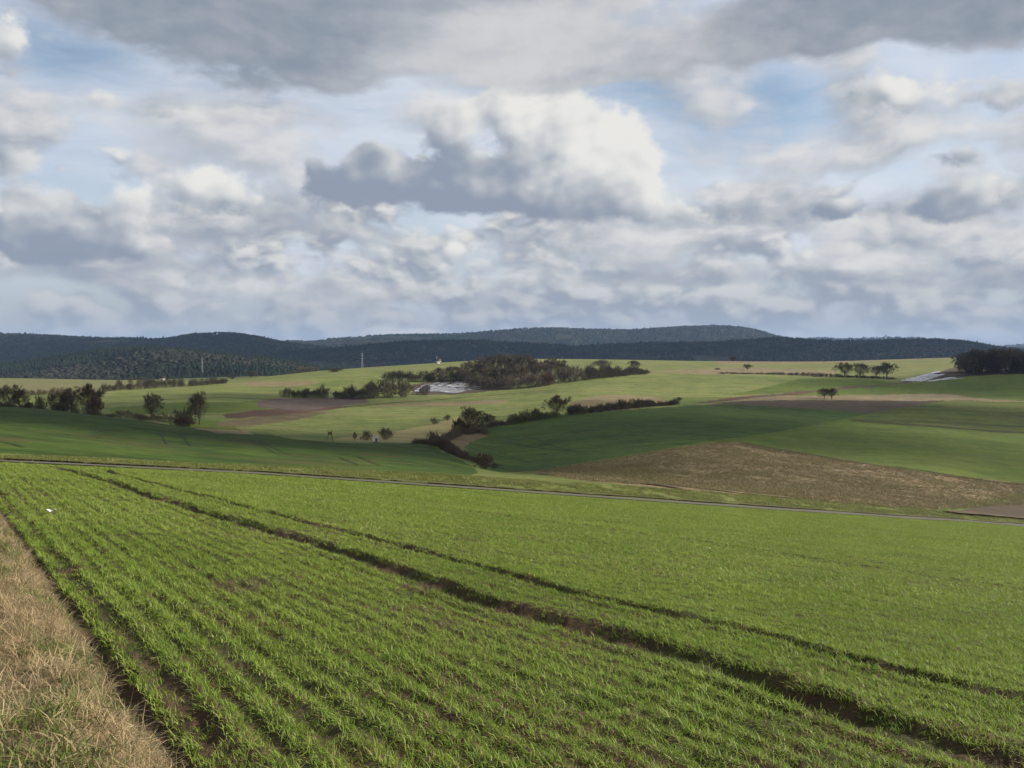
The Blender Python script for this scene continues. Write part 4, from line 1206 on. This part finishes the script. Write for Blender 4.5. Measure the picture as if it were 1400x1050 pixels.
# pale crop film pegged over beds
def film_mat():
    m, nt = mat('pale_crop_film')
    geo = nt.new('ShaderNodeNewGeometry')
    f = noise(nt, geo.outputs['Position'], 0.22, 6.0, 0.8)
    c = mixc(nt, f.smooth(0.46, 0.60), (0.085, 0.080, 0.068), (0.46, 0.46, 0.50))
    finish(nt, c, 0.35, f, 0.5, bumpd=0.2)
    return m
M['film'] = film_mat()
def film(rows, label, seed):
    """rows: list of photo lines (x0, y0, x1, y1) each one stretched sheet"""
    r = random.Random(seed)
    P = []
    for (x0, y0, x1, y1, w) in rows:
        n = 7
        P.append(([hit(x0 + (x1 - x0) * k / n, y0 + (y1 - y0) * k / n, 420, 900) for k in range(n + 1)], w))
    o = link('crop_film', None, label=label, cat='crop film', loc=(0, 0, 0))
    for pts, w in P:
        drape('film_strip', pts, w, M['film'], 0.22, parent=o, step=2.0, jag=0.9)
film([(572, 536, 585, 525, 5), (585, 533, 612, 523, 5.5), (590, 535.5, 632, 522, 6), (600, 536, 640, 524, 6), (610, 537, 648, 526, 6), (620, 537.5, 655, 528, 5), (585, 529, 600, 523, 3), (640, 534, 690, 524, 2.5), (655, 529, 696, 522.5, 2)], 'glinting pale crop film sheets laid beside the brown wood', 2)
film([(1236, 521, 1274, 511, 5), (1244, 521.5, 1280, 512, 5), (1256, 522, 1290, 511.5, 4), (1268, 522, 1305, 516, 4), (1285, 520, 1318, 517, 3), (1262, 514, 1284, 508, 4)], 'glinting pale crop film strips below the dense ridge wood', 3)

# eroded earth bank above the ditch and the thin dark strip along the lane
M['earth'] = simple('bank_earth', (0.060, 0.042, 0.026), (0.12, 0.088, 0.055), 0.9)
M['lip'] = simple('lane_edge_tone', (0.058, 0.060, 0.022), (0.110, 0.098, 0.045), 1.2)
pts = [hit(*p, 60, 200) for p in [(704, 647), (730, 647.5), (780, 651), (840, 657.5), (900, 664), (930, 668)]]
drape('earth_bank', pts, 1.6, M['earth'], 0.12, 'dark eroded earth bank between stubble and grass strip', 'structure', jag=1.0)
pts = [hit(*p, 60, 200) for p in [(720, 645.5), (780, 648.5), (840, 655), (900, 661.5), (1000, 673), (1080, 681)]]
drape('straw_margin', pts, 1.4, M['straw'], 0.10, 'pale straw margin along the lower edge of the stubble', 'structure', jag=0.9)
pts = [hit(*p, 80, 220) for p in [(1300, 702), (1330, 703.5), (1400, 710), (1460, 716)]]
drape('earth_bank', pts, 1.8, M['earth'], 0.25, 'dark earth edge of the bare soil corner', 'structure', jag=1.0)
lip = []
for px in range(-560, 2001, 40):
    t, _ = ray(px, 650)
    y = float(laneYt(np.array(t))) + 4.1
    lip.append((t * y, y))
drape('lane_edge_line', lip, 0.5, M['lip'], 0.10, 'thin dark strip along the far edge of the lane', 'structure', step=1.2, jag=0.8)

# scrap of white litter in the wheat
def litter():
    X, Y = plane_hit(70.5, 706)
    z = gz(X, Y)
    r = np.random.default_rng(5)
    g = np.linspace(-1, 1, 9)
    A, B = np.meshgrid(g, g)
    co = np.stack([A * 0.075, B * 0.055, 0.09 + 0.05 * np.abs(A) + 0.05 * fbmn(A * 1.7 + 3, B * 1.7, 3)], -1).reshape(-1, 3)
    vi = np.arange(81).reshape(9, 9)
    q = np.stack([vi[:-1, :-1], vi[:-1, 1:], vi[1:, 1:], vi[1:, :-1]], -1).reshape(-1, 4)
    link('litter_scrap', mesh_np('litter_scrap', co, q, M['white']), label='crumpled white scrap lying on the young wheat', cat='litter', loc=(X, Y, z))
litter()

# ------------------------------------------------------------------ young wheat and rough grass
def blade_mat(name, c1, c2, c3, trans, third, spec=0.2, rough=0.55, patch=1.4):
    m, nt = mat(name)
    oi = nt.new('ShaderNodeObjectInfo')
    geo = nt.new('ShaderNodeNewGeometry')
    rnd = E(nt, oi.outputs['Random'])
    isl = E(nt, geo.outputs['Random Per Island'])
    big = noise(nt, geo.outputs['Position'], 1.0 / patch, 3.0, 0.6)
    f = rnd * 0.35 + isl * 0.35 + (big - 0.5) * 1.2 + 0.15
    c = mixc(nt, f.clamp(), c1, c2)
    c = mixc(nt, isl.smooth(1.0 - third, 1.0 - third + 0.02), c, c3)
    finish(nt, c, rough, None, spec, trans)
    return m
M['wheat_blade'] = blade_mat('wheat_blades', (0.098, 0.172, 0.016), (0.245, 0.330, 0.048), (0.36, 0.33, 0.13), 0.40, 0.07, patch=2.4)
M['straw_blade'] = blade_mat('straw_blades', (0.21, 0.155, 0.082), (0.46, 0.355, 0.205), (0.10, 0.12, 0.03), 0.25, 0.12)
M['green_blade'] = blade_mat('verge_grass_blades', (0.065, 0.110, 0.020), (0.130, 0.175, 0.035), (0.30, 0.235, 0.12), 0.35, 0.22)

TUFTS = bpy.data.collections.new('tufts')     # sources for the scattered grass, not in the scene itself
def tuft(name, mt, n, length, width, radius, lean, seed, curl=0.6):
    r = np.random.default_rng(seed)
    co, q, tr = [], [], []
    for i in range(n):
        a = r.uniform(0, 6.283); ra = radius * math.sqrt(r.random())
        b = np.array((ra * math.cos(a), ra * math.sin(a), -0.02))
        L = length * r.uniform(0.55, 1.15)
        az = r.uniform(0, 6.283); ln = lean * r.uniform(0.3, 1.5)
        d = np.array((math.sin(ln) * math.cos(az), math.sin(ln) * math.sin(az), math.cos(ln)))
        ln2 = min(ln + curl * r.uniform(0.4, 1.6), 2.3)
        d2 = np.array((math.sin(ln2) * math.cos(az), math.sin(ln2) * math.sin(az), math.cos(ln2)))
        fa = az + math.pi / 2 + r.uniform(-.7, .7)
        s = np.array((math.cos(fa), math.sin(fa), 0)) * width * 0.5 * r.uniform(0.7, 1.2)
        m = b + d * L * 0.5; t = m + d2 * L * 0.55
        o = len(co)
        co += [b - s * 0.8, b + s * 0.8, m + s, m - s, t]
        q.append((o, o + 1, o + 2, o + 3)); tr.append((o + 3, o + 2, o + 4))
    me = mesh_np(name, np.array(co), q, mt, smooth=True, tris=tr)
    o = bpy.data.objects.new(name, me)
    return o
def source(prefix, objs):
    c = bpy.data.collections.new(prefix)
    for o in objs: c.objects.link(o)
    return c

def scatter(name, P, rot, sc, vi, coll, label):
    me = bpy.data.meshes.new(name)
    me.vertices.add(len(P)); me.vertices.foreach_set('co', P.astype(np.float32).reshape(-1))
    for nm, typ, dat in (('rot', 'FLOAT_VECTOR', rot), ('sc', 'FLOAT', sc), ('vi', 'INT', vi)):
        at = me.attributes.new(nm, typ, 'POINT')
        at.data.foreach_set('vector' if typ == 'FLOAT_VECTOR' else 'value', np.asarray(dat).reshape(-1))
    ng = bpy.data.node_groups.new(name, 'GeometryNodeTree')
    ng.interface.new_socket('Geometry', in_out='INPUT', socket_type='NodeSocketGeometry')
    ng.interface.new_socket('Geometry', in_out='OUTPUT', socket_type='NodeSocketGeometry')
    N = ng.nodes
    gi, go = N.new('NodeGroupInput'), N.new('NodeGroupOutput')
    ip = N.new('GeometryNodeInstanceOnPoints'); ci = N.new('GeometryNodeCollectionInfo')
    ci.inputs['Collection'].default_value = coll
    ci.inputs['Separate Children'].default_value = True; ci.inputs['Reset Children'].default_value = True
    ip.inputs['Pick Instance'].default_value = True
    def attr(nm, typ):
        a = N.new('GeometryNodeInputNamedAttribute'); a.data_type = typ; a.inputs['Name'].default_value = nm
        return next(o for o in a.outputs if o.enabled and o.name == 'Attribute')
    Lk = ng.links.new
    Lk(gi.outputs[0], ip.inputs['Points']); Lk(ci.outputs[0], ip.inputs['Instance'])
    Lk(attr('vi', 'INT'), ip.inputs['Instance Index'])
    e2r = N.new('FunctionNodeEulerToRotation'); Lk(attr('rot', 'FLOAT_VECTOR'), e2r.inputs[0]); Lk(e2r.outputs[0], ip.inputs['Rotation'])
    Lk(attr('sc', 'FLOAT'), ip.inputs['Scale'])
    Lk(ip.outputs[0], go.inputs[0])
    o = link(name, me, label=label, kind='stuff')
    md = o.modifiers.new('scatter', 'NODES'); md.node_group = ng
    return o

def wheat():
    r = np.random.default_rng(91)
    zones = [(3.4, 16.0, 0.088, 0.034, 0.0), (16.0, 36.0, 0.12, 0.050, 1.0), (36.0, 112.0, 0.20, 0.088, 2.0)]
    src = [tuft('wheat_tuft_a%d' % k, M['wheat_blade'], 14, 0.092, 0.0064, 0.055, 0.75, 200 + k) for k in range(5)] \
        + [tuft('wheat_tuft_b%d' % k, M['wheat_blade'], 17, 0.098, 0.0090, 0.085, 0.8, 220 + k) for k in range(4)] \
        + [tuft('wheat_tuft_c%d' % k, M['wheat_blade'], 18, 0.105, 0.0145, 0.14, 0.8, 240 + k) for k in range(4)]
    coll = source('wheat_sources', src)
    PP, RR, SS, VV = [], [], [], []
    for y0, y1, gap, step, z in zones:
        lat = np.arange(0.27, 175.0, gap)
        lon = np.arange(-95.0, 130.0, step)
        # rows parallel to the field edge
        for l in lat:
            base = EDGE_P + EDGE_N * l
            lo = lon + r.uniform(-step, step, len(lon)) * 0.5
            ll = r.normal(0, gap * 0.17, len(lon))
            X = base[0] + EDGE_D[0] * lo + EDGE_N[0] * ll
            Y = base[1] + EDGE_D[1] * lo + EDGE_N[1] * ll
            k = (Y > y0) & (Y < y1) & (np.abs(X) < 0.66 * Y + 0.5)
            if k.any():
                PP.append(np.stack([X[k], Y[k], np.full(k.sum(), l), np.full(k.sum(), z)], -1))
    A = np.concatenate(PP)
    X, Y, l, z = A.T
    keep = Y < laneYt(X / Y) + 0.5
    pb = fbmn(X * 0.9, Y * 0.9, 4, 0.6) + 0.5 * fbmn(X * 0.22 + 7, Y * 0.22, 2)
    bare = np.clip(0.20 - 0.03 * l, 0.0, 0.2) + np.clip((12 - Y) / 60, 0, 0.1)
    keep &= r.random(len(X)) > np.clip(0.02 + (pb * 1.2 + bare * 2.0 - 0.62) * 2.2, 0.02, 0.85)
    # strips between drill rows stay barer beside the furrow
    ph = np.cos(2 * np.pi * l / 0.30 + 0.9) + 1.2 * fbmn(X * 0.8 + 3, Y * 0.8, 3)
    keep &= ~((ph < -0.35) & (r.random(len(X)) < np.clip(0.74 - l * 0.10, 0.06, 0.74)))
    for pts, w, pr in ((RUT_A, 0.33, 0.90), (RUT_B, 0.21, 0.92), (RUT_C, 0.16, 0.75)):
        d, sg = poly_dist(X, Y, pts)
        keep &= ~((d < w * (1 + 0.5 * fbmn(X * 1.3, Y * 1.3, 2))) & (r.random(len(X)) < pr))
    X, Y, z, l = X[keep], Y[keep], z[keep], l[keep]
    n = len(X)
    Z = ground(X, Y)
    P = np.stack([X, Y, Z], -1)
    rot = np.stack([r.normal(0, .16, n), r.normal(0, .16, n), r.uniform(0, 6.283, n)], -1).astype(np.float32)
    sc = (r.uniform(0.65, 1.1, n) * (1 + 0.35 * fbmn(X * 0.4, Y * 0.4, 3)) * (1 + 0.16 * np.cos(2 * np.pi * l / 0.30 + 0.9) * np.clip(1.2 - l / 30, 0.2, 1))).astype(np.float32)
    vi = np.where(z == 0, r.integers(0, 5, n), np.where(z == 1, 5 + r.integers(0, 4, n), 9 + r.integers(0, 4, n))).astype(np.int32)
    scatter('young_wheat', P, rot, sc, vi, coll, 'young green wheat growing in drill rows on the near slope')
    return n

def verge():
    r = np.random.default_rng(17)
    src = [tuft('straw_tuft_%d' % k, M['straw_blade'], 20, 0.175, 0.0042, 0.09, 1.0, 300 + k, 0.7) for k in range(6)] \
        + [tuft('verge_tuft_%d' % k, M['green_blade'], 18, 0.12, 0.006, 0.08, 0.7, 320 + k, 0.7) for k in range(4)]
    # sources sort by name: straw_tuft_* come first
    coll = source('verge_sources', src)
    n = 46000
    l = -np.abs(r.uniform(0, 5.5, n)) + 0.05; lo = r.uniform(-6.0, 34.0, n)
    X = EDGE_P[0] + EDGE_D[0] * lo + EDGE_N[0] * l; Y = EDGE_P[1] + EDGE_D[1] * lo + EDGE_N[1] * l
    k = (Y > 2.4) & (np.abs(X) < 0.70 * Y + 0.6)
    X, Y, l = X[k], Y[k], l[k]
    n = len(X)
    g = fbmn(X * 1.2, Y * 1.2, 3) + 0.32 * np.clip(-l - 0.9, -0.8, 1.2)
    green = (g > -0.16) & (r.random(n) < 0.85)
    P = np.stack([X, Y, ground(X, Y)], -1)
    rot = np.stack([r.normal(0, .3, n), r.normal(0.15, .3, n), r.uniform(0, 6.283, n)], -1).astype(np.float32)
    sc = (r.uniform(0.55, 1.25, n) * (1 + 0.5 * fbmn(X * 0.9 + 5, Y * 0.9, 3)) * np.where(l > -0.15, 0.8, 1)).astype(np.float32)
    vi = np.where(green, 6 + r.integers(0, 4, n), r.integers(0, 6, n)).astype(np.int32)
    scatter('verge_grass', P, rot, sc, vi, coll, 'dry straw and green grass tangled on the near verge')
    # coarse tufts along the far side of the lane
    lp = np.array(lip)
    L = np.concatenate([[0], np.cumsum(np.hypot(*np.diff(lp, axis=0).T))])
    n = 22000
    d = r.uniform(0, L[-1], n)
    X = np.interp(d, L, lp[:, 0]) + r.normal(0, 0.2, n); Y = np.interp(d, L, lp[:, 1]) + 0.1 + 9.5 * r.random(n) ** 1.3
    k = (np.abs(X) < 0.68 * Y) & (fbmn(X * 0.5, Y * 0.5, 3) > -0.35 + 0.4 * r.random(n))
    X, Y = X[k], Y[k]; n = len(X)
    P = np.stack([X, Y, ground(X, Y)], -1)
    M['lane_blade'] = blade_mat('lane_grass_blades', (0.075, 0.105, 0.018), (0.170, 0.190, 0.045), (0.26, 0.21, 0.10), 0.35, 0.14, patch=5.0)
    src2 = source('lane_sources', [tuft('lane_tuft_%d' % k, M['lane_blade'], 16, 0.20, 0.022, 0.24, 0.6, 340 + k, 0.7) for k in range(3)])
    scatter('lane_grass', P, np.stack([np.zeros(n), np.zeros(n), r.uniform(0, 6.28, n)], -1).astype(np.float32), r.uniform(0.6, 1.2, n).astype(np.float32), r.integers(0, 3, n).astype(np.int32), src2, 'coarse grass fringe along the lane edge')
def stubble():
    r = np.random.default_rng(55)
    poly = next(f for f in FIELDS if f[0] == 'stubble_field')[4]
    M['stub_blade'] = blade_mat('stubble_stalks', (0.130, 0.096, 0.052), (0.300, 0.220, 0.125), (0.11, 0.115, 0.038), 0.3, 0.25, patch=7.0)
    coll = source('stubble_sources', [tuft('stub_tuft_%d' % k, M['stub_blade'], 16, 0.30, 0.035, 0.35, 0.6, 360 + k, 0.5) for k in range(5)])
    Y = np.sqrt(r.uniform(85.0 ** 2, 265.0 ** 2, 240000)); X = r.uniform(-0.02, 0.66, len(Y)) * Y
    px, py = project(X, Y, ground(X, Y))
    k = inside(px, py, poly) & (Y > laneYt(X / Y) + 8) & (fbmn(X * 0.16, Y * 0.16, 4, 0.7) > -0.9 + 1.3 * r.random(len(X)))
    X, Y = X[k][:34000], Y[k][:34000]; n = len(X)
    P = np.stack([X, Y, ground(X, Y)], -1)
    scatter('stubble_stalks', P, np.stack([r.normal(0, .2, n), r.normal(0, .2, n), r.uniform(0, 6.28, n)], -1).astype(np.float32), (r.uniform(0.5, 1.3, n)).astype(np.float32), r.integers(0, 5, n).astype(np.int32), coll, 'broken straw stalks standing on the stubble')
stubble()
print('WHEAT', wheat())
verge()

# ------------------------------------------------------------------ clouds added out of view to shade the middle distance and hills
def cloud_mat(density):
    m, nt = mat('cloud_vapour')
    v = nt.new('ShaderNodeVolumePrincipled')
    v.inputs['Color'].default_value = (0.92, 0.93, 0.95, 1)
    v.inputs['Density'].default_value = density
    v.inputs['Anisotropy'].default_value = 0.4
    o = nt.new('ShaderNodeOutputMaterial')
    nt.link(v.outputs[0], o.inputs['Volume'])
    return m
def shade_cloud(X, Y, zg, a, b, c, tau, seed, H=1800.0):
    """an unseen cumulus, placed so its shadow falls round the ground point (X, Y)"""
    el = SUN_EL
    d = (H - zg) / math.sin(el)
    ctr = Vector((X, Y, zg)) + SUN_DIR * d
    u, v = 48, 24
    th = np.linspace(0, 2 * np.pi, u, endpoint=False); ph = np.linspace(0, np.pi, v)
    T, Pp = np.meshgrid(th, ph)
    n = np.stack([np.sin(Pp) * np.cos(T), np.sin(Pp) * np.sin(T), np.cos(Pp)], -1)
    rr = 1 + 0.55 * fbmn(n[..., 0] * 1.6 + seed, n[..., 1] * 1.6 + n[..., 2] * 1.1 + seed * 2, 4)
    co = n * rr[..., None] * np.array((a, b, c))
    co[..., 2] = np.where(co[..., 2] < 0, co[..., 2] * 0.6, co[..., 2])
    vi = np.arange(u * v).reshape(v, u); vj = np.roll(vi, -1, 1)
    q = np.stack([vi[1:], vj[1:], vj[:-1], vi[:-1]], -1).reshape(-1, 4)
    path = 2 / math.sqrt((math.cos(el) / a) ** 2 + (math.sin(el) / c) ** 2)
    link('shade_cloud', mesh_np('shade_cloud', co.reshape(-1, 3), q, cloud_mat(tau / path)), label='unseen cumulus added to cast shade on the land', kind='structure', loc=ctr)
CLOUDS = True
if CLOUDS:
    shade_cloud(-95, 176, -12, 110, 74, 34, 5.0, 1)
    shade_cloud(-25, 160, -18, 60, 42, 24, 4.0, 6)         # dark crop beyond the lane
    shade_cloud(-40, 172, -18, 60, 42, 24, 2.4, 5)
    shade_cloud(45, 285, -24, 85, 80, 34, 2.2, 2)           # deep green crop
    shade_cloud(190, 400, -26, 120, 70, 34, 2.0, 3)         # ploughed and striped strips
    shade_cloud(150, 240, -28, 90, 70, 34, 0.9, 4)
    shade_cloud(330, 590, -20, 120, 90, 40, 2.0, 7)         # field below the ridge wood
    shade_cloud(-190, 330, -22, 130, 90, 40, 2.0, 8)        # tree group and hedges at left
    shade_cloud(-110, 470, -22, 70, 60, 30, 2.0, 9)         # grey and red soil
    shade_cloud(-420, 1000, -35, 240, 160, 70, 1.6, 10)
    shade_cloud(-900, 2900, 0, 1000, 480, 200, 3.0, 11, 2600)
    shade_cloud(400, 2500, 0, 1500, 430, 200, 3.2, 12, 2600)

# ------------------------------------------------------------------ air
def haze():
    x0, x1, y0, y1, z0, z1 = -16000, 16000, -6500, 10000, -60, 190
    me = bpy.data.meshes.new('haze')
    me.from_pydata([(x0, y0, z0), (x1, y0, z0), (x1, y1, z0), (x0, y1, z0), (x0, y0, z1), (x1, y0, z1), (x1, y1, z1), (x0, y1, z1)], [],
                   [(3, 2, 1, 0), (4, 5, 6, 7), (0, 1, 5, 4), (1, 2, 6, 5), (2, 3, 7, 6), (3, 0, 4, 7)])
    m, nt = mat('hazy_air')
    v = nt.new('ShaderNodeVolumePrincipled')
    v.inputs['Color'].default_value = (0.42, 0.62, 1.0, 1)
    v.inputs['Density'].default_value = 0.000042
    v.inputs['Anisotropy'].default_value = 0.0
    o = nt.new('ShaderNodeOutputMaterial')
    nt.link(v.outputs[0], o.inputs['Volume'])
    me.materials.append(m)
    link('haze', me, label='thin blue haze in the valley air', kind='stuff')
haze()
